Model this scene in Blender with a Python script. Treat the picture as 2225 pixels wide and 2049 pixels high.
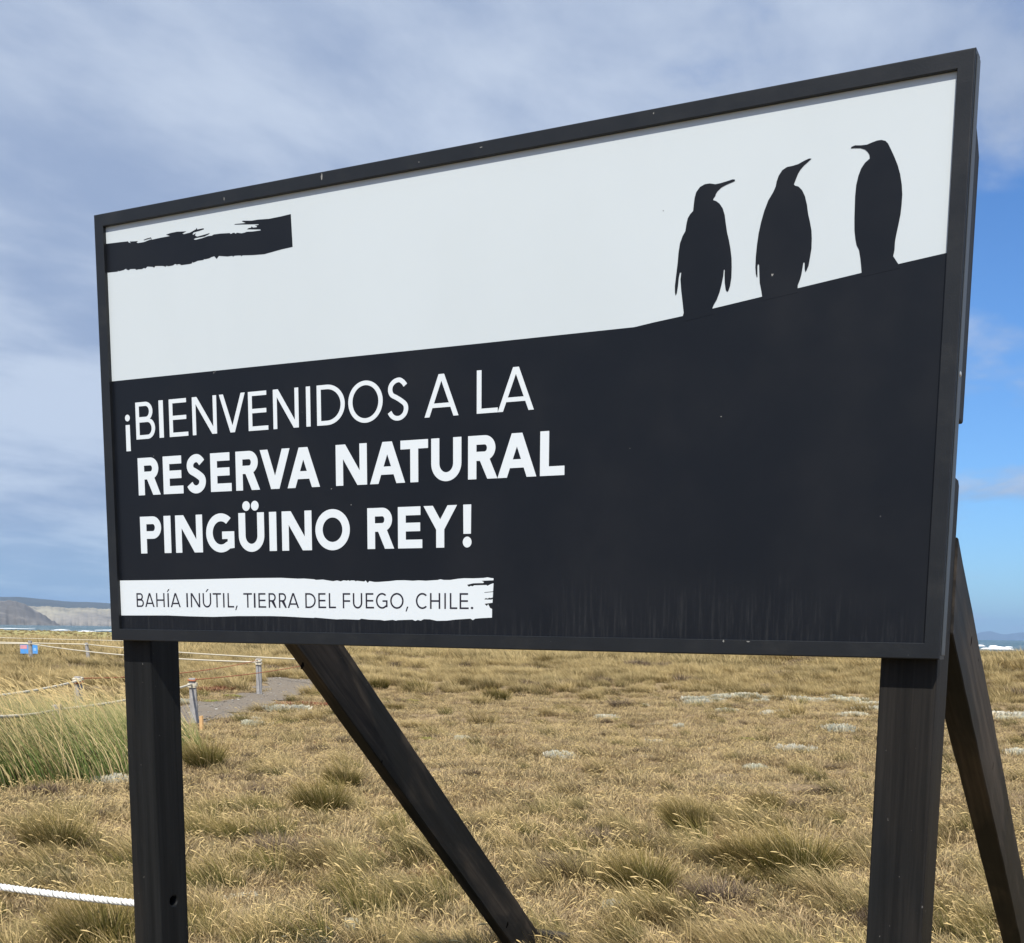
import bpy, math, random
import numpy as np
from mathutils import Vector, Matrix

for o in list(bpy.data.objects):
    bpy.data.objects.remove(o, do_unlink=True)
random.seed(7)
rng = np.random.default_rng(7)
scene = bpy.context.scene
COL = scene.collection

# ------------------------------------------------------------------ camera
FPX, PPX, PPY = 2668.0, 1266.02, 1787.98       # focal length and optical axis, in photo pixels
PITCH, ROLL, YAW = -0.15336, 0.01606, -0.46498
CAM = np.array([3.06465, -2.80226, 1.59546])


def cam_axes():
    sy, cy = math.sin(YAW), math.cos(YAW)
    f0 = np.array([sy, cy, 0]); r0 = np.array([cy, -sy, 0]); u0 = np.array([0, 0, 1.0])
    f = math.cos(PITCH) * f0 + math.sin(PITCH) * u0
    u = -math.sin(PITCH) * f0 + math.cos(PITCH) * u0
    r = math.cos(ROLL) * r0 + math.sin(ROLL) * u
    u2 = -math.sin(ROLL) * r0 + math.cos(ROLL) * u
    return r, u2, f


RGT, UP, FWD = cam_axes()
cd = bpy.data.cameras.new('camera')
cam = bpy.data.objects.new('camera', cd)
COL.objects.link(cam)
cam.matrix_world = Matrix([[RGT[0], UP[0], -FWD[0], CAM[0]], [RGT[1], UP[1], -FWD[1], CAM[1]],
                           [RGT[2], UP[2], -FWD[2], CAM[2]], [0, 0, 0, 1]])
cd.sensor_fit = 'HORIZONTAL'
cd.sensor_width = 36.0
cd.lens = 36.0 * FPX / 2225
cd.shift_x = (1112.5 - PPX) / 2225
cd.shift_y = (PPY - 1024.5) / 2225
cd.clip_start = 0.05
cd.clip_end = 150000
scene.camera = cam

# ------------------------------------------------------------------ light, sky
SUN = Vector((0.42, -1.0, 1.37)).normalized()
sl = bpy.data.lights.new('sun', 'SUN')
sl.energy = 4.9
sl.angle = math.radians(0.6)
sl.color = (1.0, 0.935, 0.83)
so = bpy.data.objects.new('sun', sl)
so.rotation_euler = (-SUN).to_track_quat('-Z', 'Y').to_euler()
so.location = (0, 0, 30)
COL.objects.link(so)


class NT:
    """small node-tree helper"""
    def __init__(self, tree):
        self.t = tree

    def n(self, typ, **kw):
        nd = self.t.nodes.new(typ)
        for k, v in kw.items():
            if k.startswith('i_'):
                key = k[2:]
                key = int(key) if key.isdigit() else key.replace('_', ' ')
                if isinstance(v, bpy.types.NodeSocket):
                    self.t.links.new(v, nd.inputs[key])
                else:
                    nd.inputs[key].default_value = v
            else:
                setattr(nd, k, v)
        return nd

    def math(self, op, a, b=None, c=None, clamp=False):
        nd = self.t.nodes.new('ShaderNodeMath')
        nd.operation = op
        nd.use_clamp = clamp
        for i, v in enumerate((a, b, c)):
            if v is None:
                continue
            if isinstance(v, bpy.types.NodeSocket):
                self.t.links.new(v, nd.inputs[i])
            else:
                nd.inputs[i].default_value = v
        return nd.outputs[0]

    def mix(self, f, a, b, blend='MIX'):
        nd = self.t.nodes.new('ShaderNodeMix')
        nd.data_type = 'RGBA'
        nd.blend_type = blend
        for key, v in ((0, f), (6, a), (7, b)):
            if isinstance(v, bpy.types.NodeSocket):
                self.t.links.new(v, nd.inputs[key])
            else:
                if key and len(v) == 3:
                    v = (*v, 1)
                nd.inputs[key].default_value = v
        return nd.outputs[2]

    def noise(self, vec, scale, detail=4, rough=0.55, dist=0.0, out='Fac'):
        nd = self.t.nodes.new('ShaderNodeTexNoise')
        nd.inputs['Scale'].default_value = scale
        nd.inputs['Detail'].default_value = detail
        nd.inputs['Roughness'].default_value = rough
        nd.inputs['Distortion'].default_value = dist
        if vec is not None:
            self.t.links.new(vec, nd.inputs['Vector'])
        return nd.outputs[out]

    def ramp(self, v, *stops):
        nd = self.t.nodes.new('ShaderNodeMapRange')
        nd.interpolation_type = 'SMOOTHSTEP'
        self.t.links.new(v, nd.inputs[0])
        for i, s in enumerate(stops):
            nd.inputs[i + 1].default_value = s
        return nd.outputs[0]

    def mapping(self, vec, scale=(1, 1, 1), rot=(0, 0, 0), loc=(0, 0, 0)):
        nd = self.t.nodes.new('ShaderNodeMapping')
        nd.inputs['Scale'].default_value = scale
        nd.inputs['Rotation'].default_value = rot
        nd.inputs['Location'].default_value = loc
        self.t.links.new(vec, nd.inputs['Vector'])
        return nd.outputs[0]


world = bpy.data.worlds.new('World')
scene.world = world
world.use_nodes = True
wt = world.node_tree
wt.nodes.clear()
W_ = NT(wt)
SKY_STRENGTH = 0.088
sky = W_.n('ShaderNodeTexSky', sky_type='NISHITA', sun_disc=False,
           sun_elevation=math.asin(SUN.z), sun_rotation=math.atan2(SUN.x, SUN.y))
sky.air_density = 1.0
sky.dust_density = 0.4
sky.ozone_density = 2.5
tc = W_.n('ShaderNodeTexCoord')
sep = W_.n('ShaderNodeSeparateXYZ', i_0=tc.outputs['Generated'])
zc = W_.math('MAXIMUM', sep.outputs[2], 0.0)
zz = W_.math('ADD', zc, 0.16)
cx = W_.math('DIVIDE', sep.outputs[0], zz)
cy = W_.math('DIVIDE', sep.outputs[1], zz)
cv = W_.n('ShaderNodeCombineXYZ', i_0=cx, i_1=cy).outputs[0]
big = W_.noise(W_.mapping(cv, loc=(3.1, 7.4, 0)), 0.62, 7, 0.52, 0.25)
fine = W_.noise(W_.mapping(cv, scale=(1.0, 0.7, 1), rot=(0, 0, 0.5), loc=(1.7, 2.2, 4)), 2.9, 8, 0.55, 0.15)
tone = W_.noise(W_.mapping(cv, loc=(9.3, 1.1, 2)), 1.05, 6, 0.5, 0.4)
side = W_.math('MULTIPLY_ADD', sep.outputs[0], 0.9, 0.235)          # the deck thins out towards the east
side = W_.math('MINIMUM', W_.math('MAXIMUM', side, -0.30), -0.075)
cov = W_.math('SUBTRACT', W_.math('MULTIPLY_ADD', fine, 0.5, W_.math('SUBTRACT', big, 0.075)), side)
cov = W_.ramp(cov, 0.62, 0.79, 0.0, 1.0)
light = W_.ramp(W_.math('MULTIPLY_ADD', fine, 0.95, tone), 0.80, 1.18, 0.0, 1.0)
ccol = W_.mix(light, (3.4, 4.3, 6.15), (6.0, 6.85, 8.25))
skyc = W_.mix(1.0, sky.outputs[0], (0.62, 0.98, 1.42), 'MULTIPLY')
low = W_.ramp(sep.outputs[2], 0.0, 0.10, 0.72, 1.0)                  # cloud cover seen edge-on thins into haze
final = W_.mix(W_.math('MULTIPLY', W_.math('MULTIPLY', cov, low), 0.94), skyc, ccol)
bg = W_.n('ShaderNodeBackground', i_0=final, i_1=SKY_STRENGTH)
wo = W_.n('ShaderNodeOutputWorld', i_0=bg.outputs[0])

scene.render.engine = 'CYCLES'
scene.view_settings.view_transform = 'Standard'
scene.view_settings.look = 'None'
scene.view_settings.exposure = 0.18
scene.view_settings.gamma = 1.0
scene.view_settings.use_curve_mapping = False
try:
    scene.cycles.max_bounces = 6
    scene.cycles.volume_bounces = 0
except Exception:
    pass

# ------------------------------------------------------------------ helpers


def photo_ray(X, Y):
    v = RGT * (X - PPX) / FPX - UP * (Y - PPY) / FPX + FWD
    return v


def at_z(X, Y, z=0.0):
    """point of the horizontal plane z seen at photo pixel X, Y"""
    v = photo_ray(X, Y)
    return CAM + v * ((z - CAM[2]) / v[2])


def horizon(X):
    return 1355.6 + 0.01606 * X


def bearing(X, dist, z=0.0):
    v = photo_ray(X, horizon(X))
    v = v / np.linalg.norm(v[:2])
    return np.array([CAM[0] + v[0] * dist, CAM[1] + v[1] * dist, z])


def tag(o, label=None, cat=None, group=None, kind=None):
    if label: o['label'] = label
    if cat: o['category'] = cat
    if group: o['group'] = group
    if kind: o['kind'] = kind
    return o


def empty(name, loc, label=None, cat=None, group=None):
    o = bpy.data.objects.new(name, None)
    o.empty_display_size = 0.2
    COL.objects.link(o)
    o.location = Vector(loc)
    return tag(o, label, cat, group)


def meshdata(name, verts, faces, mats=(), smooth=False):
    me = bpy.data.meshes.new(name)
    verts = np.asarray(verts, dtype=np.float32)
    if isinstance(faces, np.ndarray):
        nf, k = faces.shape
        me.vertices.add(len(verts)); me.vertices.foreach_set('co', verts.ravel())
        me.loops.add(nf * k); me.loops.foreach_set('vertex_index', faces.ravel().astype(np.int32))
        me.polygons.add(nf)
        me.polygons.foreach_set('loop_start', np.arange(0, nf * k, k, dtype=np.int32))
        me.polygons.foreach_set('loop_total', np.full(nf, k, dtype=np.int32))
        me.update(calc_edges=True)
    else:
        me.from_pydata([tuple(map(float, v)) for v in verts], [], [tuple(f) for f in faces])
        me.update()
    for m in mats:
        me.materials.append(m)
    if smooth:
        me.polygons.foreach_set('use_smooth', np.ones(len(me.polygons), dtype=bool))
    return me


def put(name, me, parent=None, loc=(0, 0, 0)):
    """link a mesh as one object; world-space vertices are made local to the parent"""
    o = bpy.data.objects.new(name, me)
    COL.objects.link(o)
    if parent is not None:
        o.parent = parent
        base = Vector((0, 0, 0))
        p = parent
        while p is not None:
            base += p.location
            p = p.parent
        o.location = Vector(loc) - base
    else:
        o.location = Vector(loc)
    return o


def bevel(o, w=0.003, seg=2, ang=35):
    m = o.modifiers.new('bevel', 'BEVEL')
    m.width = w; m.segments = seg; m.limit_method = 'ANGLE'; m.angle_limit = math.radians(ang)
    return o


def fill2d(loops, thick):
    """filled flat shape from closed loops (holes allowed) as numpy verts/faces in a plane, with real thickness"""
    cu = bpy.data.curves.new('shape', 'CURVE')
    cu.dimensions = '2D'; cu.fill_mode = 'BOTH'; cu.extrude = thick / 2
    for lp in loops:
        s = cu.splines.new('POLY')
        s.points.add(len(lp) - 1)
        for p, (a, b) in zip(s.points, lp):
            p.co = (a, b, 0, 1)
        s.use_cyclic_u = True
    ob = bpy.data.objects.new('shape', cu)
    me = bpy.data.meshes.new_from_object(ob)
    v = np.array([x.co[:] for x in me.vertices])
    f = [tuple(p.vertices) for p in me.polygons]
    bpy.data.objects.remove(ob); bpy.data.meshes.remove(me); bpy.data.curves.remove(cu)
    return v, f


def tube(path, r, n=8, closed=False, cap=True):
    P = [Vector(p) for p in path]
    rs = r if hasattr(r, '__len__') else [r] * len(P)
    V, F = [], []
    t0 = None
    for i, p in enumerate(P):
        if closed:
            t = (P[(i + 1) % len(P)] - P[i - 1]).normalized()
        else:
            t = (P[min(i + 1, len(P) - 1)] - P[max(i - 1, 0)]).normalized()
        if t0 is None:
            a = Vector((0, 0, 1)) if abs(t.z) < 0.9 else Vector((1, 0, 0))
            nrm = (a - t * a.dot(t)).normalized()
        else:
            nrm = (nrm - t * nrm.dot(t)).normalized()
        t0 = t
        b = t.cross(nrm)
        for k in range(n):
            a = 2 * math.pi * k / n
            V.append(p + (nrm * math.cos(a) + b * math.sin(a)) * rs[i])
    m = len(P)
    for i in range(m if closed else m - 1):
        j = (i + 1) % m
        for k in range(n):
            F.append((i * n + k, i * n + (k + 1) % n, j * n + (k + 1) % n, j * n + k))
    if cap and not closed:
        F.append(tuple(range(n - 1, -1, -1)))
        F.append(tuple((m - 1) * n + k for k in range(n)))
    return V, F


def box(x0, x1, y0, y1, z0, z1):
    v = [(x0, y0, z0), (x1, y0, z0), (x1, y1, z0), (x0, y1, z0), (x0, y0, z1), (x1, y0, z1), (x1, y1, z1), (x0, y1, z1)]
    f = [(0, 3, 2, 1), (4, 5, 6, 7), (0, 1, 5, 4), (1, 2, 6, 5), (2, 3, 7, 6), (3, 0, 4, 7)]
    return v, f


def sines(seed, n, wl, dim=2):
    r = np.random.default_rng(seed)
    a = r.uniform(0, 2 * np.pi, n); k = 2 * np.pi / (wl * r.uniform(0.6, 1.7, n)); ph = r.uniform(0, 6.28, n)
    return np.cos(a) * k, np.sin(a) * k, ph


S1, S2, S3, S4 = sines(1, 7, 1.3), sines(2, 7, 4.0), sines(3, 7, 14.0), sines(4, 6, 60.0)


def wav(S, x, y):
    kx, ky, ph = S
    return np.sin(np.multiply.outer(x, kx) + np.multiply.outer(y, ky) + ph).sum(-1) / math.sqrt(len(ph))


SH_A = np.array([-29.0, 210.0]); SH_D = np.array([-0.9687, 0.2484]); SH_N = np.array([0.2484, 0.9687])


def shore(x, y):
    """metres beyond the shoreline (negative on land)"""
    s = (x - SH_A[0]) * SH_N[0] + (y - SH_A[1]) * SH_N[1]
    t = (x - SH_A[0]) * SH_D[0] + (y - SH_A[1]) * SH_D[1]
    return s + 5 * np.sin(t / 47.0) + 2.2 * np.sin(t / 13.0 + 1)


def ground_h(x, y):
    x = np.asarray(x, float); y = np.asarray(y, float)
    d = np.hypot(x - CAM[0], y - CAM[1])
    far = np.clip((d - 12) / 40, 0, 1)
    h = 0.014 * wav(S1, x, y) + (0.018 + 0.05 * far) * wav(S2, x, y) + 0.10 * far * wav(S3, x, y) - 0.02
    s = shore(x, y)
    t = np.clip((s + 12) / 26, 0, 1)
    h = h * (1 - 0.8 * np.clip((d - 60) / 60, 0, 1))
    lowd = np.clip((d - 70) / 110, 0, 1)
    return h * (1 - t) - 3.2 * t * t * (3 - 2 * t) - 0.42 * lowd * lowd * (3 - 2 * lowd)


PATH_PX = [(270, 1575), (340, 1548), (396, 1528), (430, 1525), (466, 1526), (500, 1517), (538, 1508), (560, 1500), (573, 1493),
           (560, 1488), (528, 1485), (530, 1481), (575, 1478), (640, 1478), (690, 1482), (700, 1490), (676, 1500),
           (640, 1512), (600, 1528), (560, 1541), (500, 1555), (460, 1563), (430, 1571), (410, 1585), (396, 1600), (270, 1640)]
PATH = np.array([at_z(*p)[:2] for p in PATH_PX])


def in_path(x, y):
    x = np.asarray(x, float); y = np.asarray(y, float)
    x = x + 0.18 * wav(S1, x, y); y = y + 0.18 * wav(S1, y, x)
    c = np.zeros(x.shape, bool)
    n = len(PATH)
    for i in range(n):
        x1, y1 = PATH[i]; x2, y2 = PATH[(i + 1) % n]
        hit = ((y1 > y) != (y2 > y)) & (x < (x2 - x1) * (y - y1) / (y2 - y1 + 1e-12) + x1)
        c ^= hit
    return c


# ------------------------------------------------------------------ materials


def mat(name):
    m = bpy.data.materials.new(name)
    m.use_nodes = True
    t = NT(m.node_tree)
    return m, t, m.node_tree.nodes['Principled BSDF']


def lk(t, a, b):
    t.t.links.new(a, b)


def simple(name, col, rough=0.8, spec=0.3, var=0.0, scale=20, metallic=0.0, bump=0.0):
    m, t, b = mat(name)
    b.inputs['Roughness'].default_value = rough
    b.inputs['Specular IOR Level'].default_value = spec
    b.inputs['Metallic'].default_value = metallic
    g = t.n('ShaderNodeTexCoord').outputs['Object']
    if var:
        f = t.noise(g, scale, 5)
        lk(t, t.mix(f, tuple(c * (1 - var) for c in col), tuple(min(1, c * (1 + var)) for c in col)), b.inputs['Base Color'])
    else:
        b.inputs['Base Color'].default_value = (*col, 1)
    if bump:
        bn = t.n('ShaderNodeBump', i_Strength=bump, i_Distance=0.01, i_Height=t.noise(g, scale * 2, 6))
        lk(t, bn.outputs[0], b.inputs['Normal'])
    return m


def wood_black(name, wear=0.5, grain=1.0, lift=1.0):
    m, t, b = mat(name)
    g = t.n('ShaderNodeTexCoord').outputs['Object']
    gr = t.noise(t.mapping(g, scale=(38, 38, 1.1)), 1.0, 8, 0.72, 0.3)
    gf = t.noise(t.mapping(g, scale=(260, 260, 9)), 1.0, 4, 0.6)
    pt = t.noise(t.mapping(g, scale=(4.2, 4.2, 1.6), loc=(2, 5, 1)), 1.0, 5, 0.55, 0.6)
    patch = t.ramp(pt, 0.45, 0.66, 0.0, 1.0)
    c = t.mix(t.ramp(gr, 0.2, 0.8, 0, 1), (0.0055, 0.0062, 0.0068), (0.0185, 0.0195, 0.0200))
    c = t.mix(t.math('MULTIPLY', patch, wear), c, t.mix(t.ramp(gr, 0.25, 0.75, 0, 1), tuple(lift * q_ for q_ in (0.012, 0.0105, 0.009)), tuple(lift * q_ for q_ in (0.050, 0.040, 0.031))))
    ws = t.ramp(t.noise(t.mapping(g, scale=(120, 120, 6), loc=(0, 3, 8)), 1.0, 6, 0.7), 0.64, 0.80, 0.0, 1.0)
    c = t.mix(t.math('MULTIPLY', ws, 0.35), c, (0.07, 0.068, 0.064))
    sp = t.ramp(t.noise(t.mapping(g, scale=(90, 90, 70)), 1.0, 2, 0.5), 0.765, 0.79, 0.0, 1.0)
    c = t.mix(t.math('MULTIPLY', sp, 0.55), c, (0.22, 0.21, 0.19))
    kn = t.n('ShaderNodeTexVoronoi', i_0=t.mapping(g, scale=(2.2, 2.2, 1.0), loc=(.3, .7, .2)))
    kn.inputs['Scale'].default_value = 1.6
    kd = t.ramp(kn.outputs['Distance'], 0.03, 0.075, 1.0, 0.0)
    c = t.mix(kd, c, (0.004, 0.004, 0.004))
    lk(t, c, b.inputs['Base Color'])
    lk(t, t.math('MULTIPLY_ADD', pt, 0.35, 0.36), b.inputs['Roughness'])
    b.inputs['Specular IOR Level'].default_value = 0.14
    h = t.math('ADD', t.math('MULTIPLY', gr, 1.0), t.math('MULTIPLY', gf, 0.3))
    h = t.math('SUBTRACT', h, t.math('MULTIPLY', kd, 0.8))
    bn = t.n('ShaderNodeBump', i_Strength=0.22 * grain, i_Distance=0.004, i_Height=h)
    lk(t, bn.outputs[0], b.inputs['Normal'])
    return m


def metal_black():
    m, t, b = mat('black_painted_steel')
    g = t.n('ShaderNodeTexCoord').outputs['Object']
    n1 = t.noise(g, 9, 6, 0.6); n2 = t.noise(g, 240, 3, 0.6)
    c = t.mix(n1, (0.0055, 0.0068, 0.0090), (0.015, 0.0175, 0.021))
    sp = t.ramp(t.noise(g, 130, 2, 0.5), 0.75, 0.79, 0.0, 1.0)
    dirt = t.ramp(t.noise(t.mapping(g, scale=(5, 5, 9), loc=(4, 4, 4)), 1.0, 8, 0.7), 0.50, 0.75, 0.0, 1.0)
    c = t.mix(t.math('MULTIPLY', dirt, 0.35), c, (0.045, 0.045, 0.042))
    c = t.mix(t.math('MULTIPLY', sp, 0.45), c, (0.20, 0.20, 0.19))
    scr = t.ramp(t.noise(t.mapping(g, scale=(14, 60, 60), loc=(7, 1, 1)), 1.0, 3, 0.5), 0.735, 0.77, 0.0, 1.0)
    c = t.mix(t.math('MULTIPLY', scr, 0.35), c, (0.12, 0.12, 0.12))
    lk(t, c, b.inputs['Base Color'])
    lk(t, t.math('MULTIPLY_ADD', n1, 0.25, 0.30), b.inputs['Roughness'])
    b.inputs['Specular IOR Level'].default_value = 0.36
    bn = t.n('ShaderNodeBump', i_Strength=0.14, i_Distance=0.002, i_Height=n2)
    lk(t, bn.outputs[0], b.inputs['Normal'])
    return m


def print_black():
    m, t, b = mat('matt_black_vinyl')
    g = t.n('ShaderNodeTexCoord').outputs['Object']
    sp = t.n('ShaderNodeSeparateXYZ', i_0=g)
    # dust streaks run down and gather on the lowest twenty centimetres
    st = t.noise(t.mapping(g, scale=(110, 1, 7)), 1.0, 6, 0.72)
    st2 = t.noise(t.mapping(g, scale=(3.2, 1, 2), loc=(3, 0, 1)), 1.0, 5, 0.7)
    lowm = t.ramp(t.math('MULTIPLY_ADD', st2, -0.45, sp.outputs[2]), 1.33, 1.53, 1.0, 0.0)
    f = t.math('MULTIPLY', t.ramp(st, 0.46, 0.75, 0.0, 1.0), lowm)
    c = t.mix(t.math('MULTIPLY', f, 0.42), (0.0052, 0.0068, 0.0105), (0.060, 0.062, 0.064))
    du = t.ramp(t.noise(g, 3.2, 6, 0.6), 0.35, 0.8, 0.0, 1.0)
    c = t.mix(t.math('MULTIPLY', du, 0.06), c, (0.06, 0.062, 0.068))
    fl = t.ramp(t.noise(g, 55, 2, 0.5, 0.0), 0.80, 0.83, 0.0, 1.0)
    c = t.mix(t.math('MULTIPLY', fl, 0.4), c, (0.30, 0.30, 0.30))
    sc = t.ramp(t.noise(t.mapping(g, scale=(26, 1, 2.2), rot=(0, 0.25, 0), loc=(8, 0, 2)), 1.0, 3, 0.5), 0.745, 0.775, 0.0, 1.0)
    c = t.mix(t.math('MULTIPLY', sc, 0.16), c, (0.10, 0.10, 0.11))
    lk(t, c, b.inputs['Base Color'])
    lk(t, t.math('MULTIPLY_ADD', du, 0.12, 0.36), b.inputs['Roughness'])
    b.inputs['Specular IOR Level'].default_value = 0.27
    return m


def print_white(name, col, dirt=0.12):
    m, t, b = mat(name)
    g = t.n('ShaderNodeTexCoord').outputs['Object']
    d = t.ramp(t.noise(t.mapping(g, scale=(1.6, 1, 1.2)), 1.0, 7, 0.6, 0.4), 0.35, 0.75, 0.0, 1.0)
    c = t.mix(t.math('MULTIPLY', d, dirt), col, tuple(a * b_ for a, b_ in zip(col, (0.80, 0.81, 0.80))))
    fl = t.ramp(t.noise(g, 60, 2, 0.5), 0.82, 0.84, 0.0, 1.0)
    c = t.mix(t.math('MULTIPLY', fl, 0.3), c, (0.2, 0.2, 0.2))
    lk(t, c, b.inputs['Base Color'])
    b.inputs['Roughness'].default_value = 0.38
    b.inputs['Specular IOR Level'].default_value = 0.4
    return m


def turf_base():
    """soil, litter and short turf between the tufts"""
    m, t, b = mat('dry_turf')
    g = t.n('ShaderNodeNewGeometry').outputs['Position']
    f1 = t.noise(g, 34, 8, 0.72); f2 = t.noise(g, 7, 7, 0.65); f3 = t.noise(g, 0.9, 6, 0.6, 0.4)
    f4 = t.noise(t.mapping(g, loc=(40, 9, 3)), 0.22, 5, 0.6, 0.5)
    c = t.mix(t.ramp(f1, 0.3, 0.7, 0, 1), (0.12, 0.085, 0.052), (0.56, 0.41, 0.235))
    c = t.mix(t.ramp(f2, 0.42, 0.72, 0, 0.6), c, (0.12, 0.105, 0.04))
    c = t.mix(t.ramp(f3, 0.52, 0.72, 0, 0.55), c, (0.21, 0.175, 0.13))
    c = t.mix(t.ramp(f4, 0.55, 0.70, 0, 0.5), c, (0.27, 0.18, 0.07))
    # salt marsh along the shore: smoother, yellow green
    sh = t.n('ShaderNodeVectorMath', operation='DOT_PRODUCT', i_0=g, i_1=(float(SH_N[0]), float(SH_N[1]), 0.0))
    sd = t.math('SUBTRACT', sh.outputs['Value'], float(SH_A @ SH_N))
    sd = t.math('MULTIPLY_ADD', t.noise(g, 0.05, 5), 60.0, sd)
    mc = t.mix(t.noise(t.mapping(g, scale=(0.03, 0.2, 1)), 1.0, 6, 0.65), (0.22, 0.21, 0.075), (0.50, 0.43, 0.20))
    c = t.mix(t.ramp(sd, -95.0, -60.0, 0, 1), c, mc)
    lk(t, c, b.inputs['Base Color'])
    b.inputs['Roughness'].default_value = 0.95
    b.inputs['Specular IOR Level'].default_value = 0.1
    h = t.math('ADD', f1, t.math('MULTIPLY', f2, 2.0))
    bn = t.n('ShaderNodeBump', i_Strength=0.9, i_Distance=0.03, i_Height=h)
    lk(t, bn.outputs[0], b.inputs['Normal'])
    return m


def blade_mat(name, root, mid, tip, alt_mid, alt_tip, dark=0.3, patch=0.35, third=None, straw=(0.82, 0.55)):
    """grass: colour runs from root to tip, each blade has its own tone, each patch of ground its own mix"""
    m, t, b = mat(name)
    at = t.n('ShaderNodeAttribute', attribute_name='blade')
    sp = t.n('ShaderNodeSeparateXYZ', i_0=at.outputs['Vector'])
    g = t.n('ShaderNodeNewGeometry').outputs['Position']
    oi = t.n('ShaderNodeObjectInfo').outputs['Random']
    pn = t.noise(g, patch, 5, 0.6, 0.3)
    pn2 = t.noise(t.mapping(g, loc=(31, 17, 5)), patch * 3.1, 4, 0.6)
    zonev = t.ramp(t.math('MULTIPLY_ADD', oi, 0.16, t.math('MULTIPLY_ADD', pn2, 0.35, pn)), 0.60, 0.92, 0.0, 1.0)
    cm = t.mix(zonev, mid, alt_mid); ct = t.mix(zonev, tip, alt_tip)
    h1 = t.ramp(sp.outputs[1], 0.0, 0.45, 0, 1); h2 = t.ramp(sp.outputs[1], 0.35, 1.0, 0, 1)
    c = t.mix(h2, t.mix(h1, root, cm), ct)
    if third is not None:
        z3 = t.ramp(t.noise(t.mapping(g, loc=(71, 3, 9)), patch * 2.3, 4, 0.6, 0.5), 0.60, 0.70, 0.0, 0.75)
        c = t.mix(z3, c, third)
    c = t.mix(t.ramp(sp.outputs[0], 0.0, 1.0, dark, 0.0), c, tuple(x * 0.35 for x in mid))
    c = t.mix(t.ramp(sp.outputs[0], straw[0], straw[0] + 0.08, 0.0, straw[1]), c, (0.80, 0.60, 0.33))
    lk(t, c, b.inputs['Base Color'])
    b.inputs['Roughness'].default_value = 0.7
    b.inputs['Specular IOR Level'].default_value = 0.25
    tr = t.n('ShaderNodeBsdfTranslucent', i_0=c)
    mx = t.n('ShaderNodeMixShader', i_0=0.30, i_1=b.outputs[0], i_2=tr.outputs[0])
    lk(t, mx.outputs[0], m.node_tree.nodes['Material Output'].inputs[0])
    return m


M = {}
M['steel'] = metal_black()
M['post'] = wood_black('black_stained_timber', 0.35)
M['brace'] = wood_black('worn_black_stained_timber', 1.0, 1.0, 1.8)
M['black'] = print_black()
M['white'] = print_white('white_sign_vinyl', (0.55, 0.61, 0.645), 0.16)
M['letter'] = print_white('bright_white_vinyl', (0.66, 0.715, 0.755), 0.03)
M['ink'] = simple('dark_lettering_vinyl', (0.012, 0.010, 0.022), 0.4, 0.4)
M['zinc'] = simple('zinc_rivet', (0.5, 0.5, 0.48), 0.4, 0.5, metallic=0.6)
M['turf'] = turf_base()
M['rope'] = simple('white_rope_fibre', (0.80, 0.80, 0.76), 0.75, 0.3, 0.08, 60, bump=0.3)
M['tracer'] = simple('dark_tracer_yarn', (0.02, 0.025, 0.03), 0.8)
M['oldrope'] = simple('weathered_rope', (0.66, 0.61, 0.48), 0.85, 0.2, 0.15, 30)
M['twine'] = simple('faded_orange_twine', (0.45, 0.16, 0.08), 0.8, 0.2, 0.15, 30)
M['greypost'] = simple('weathered_grey_wood', (0.33, 0.32, 0.31), 0.9, 0.15, 0.45, 14, bump=0.6)
M['stake'] = simple('fresh_pine', (0.66, 0.42, 0.20), 0.8, 0.2, 0.12, 30)
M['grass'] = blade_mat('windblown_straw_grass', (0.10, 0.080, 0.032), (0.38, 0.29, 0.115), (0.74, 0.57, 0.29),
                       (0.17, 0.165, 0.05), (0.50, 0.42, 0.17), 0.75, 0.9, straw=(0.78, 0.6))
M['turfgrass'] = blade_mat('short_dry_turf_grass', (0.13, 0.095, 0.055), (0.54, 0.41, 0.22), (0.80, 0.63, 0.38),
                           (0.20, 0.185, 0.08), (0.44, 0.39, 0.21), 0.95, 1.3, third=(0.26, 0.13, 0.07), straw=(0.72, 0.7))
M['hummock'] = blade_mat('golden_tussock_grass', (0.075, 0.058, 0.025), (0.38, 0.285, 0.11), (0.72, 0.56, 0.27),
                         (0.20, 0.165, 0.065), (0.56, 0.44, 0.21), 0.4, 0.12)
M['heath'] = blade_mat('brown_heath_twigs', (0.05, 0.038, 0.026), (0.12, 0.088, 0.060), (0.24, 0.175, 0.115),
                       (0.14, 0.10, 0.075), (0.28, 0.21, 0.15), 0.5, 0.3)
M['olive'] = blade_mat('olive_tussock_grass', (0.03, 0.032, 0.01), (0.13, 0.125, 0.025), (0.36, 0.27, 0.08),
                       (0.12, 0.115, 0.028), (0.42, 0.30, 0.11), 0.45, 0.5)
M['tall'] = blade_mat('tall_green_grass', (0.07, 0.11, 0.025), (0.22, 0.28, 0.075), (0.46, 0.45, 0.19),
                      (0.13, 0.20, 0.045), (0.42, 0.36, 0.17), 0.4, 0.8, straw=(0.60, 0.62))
M['seed'] = simple('straw_seed_head', (0.62, 0.47, 0.22), 0.8, 0.2, 0.2, 9)
M['cushion'] = blade_mat('pale_silver_leaves', (0.30, 0.28, 0.18), (0.78, 0.74, 0.58), (0.88, 0.85, 0.72),
                         (0.60, 0.60, 0.44), (0.80, 0.79, 0.62), 0.5, 1.5)
M['moss'] = blade_mat('yellow_green_moss', (0.12, 0.14, 0.02), (0.32, 0.34, 0.05), (0.50, 0.50, 0.08),
                      (0.20, 0.29, 0.06), (0.36, 0.44, 0.09), 0.2, 0.4)
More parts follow.
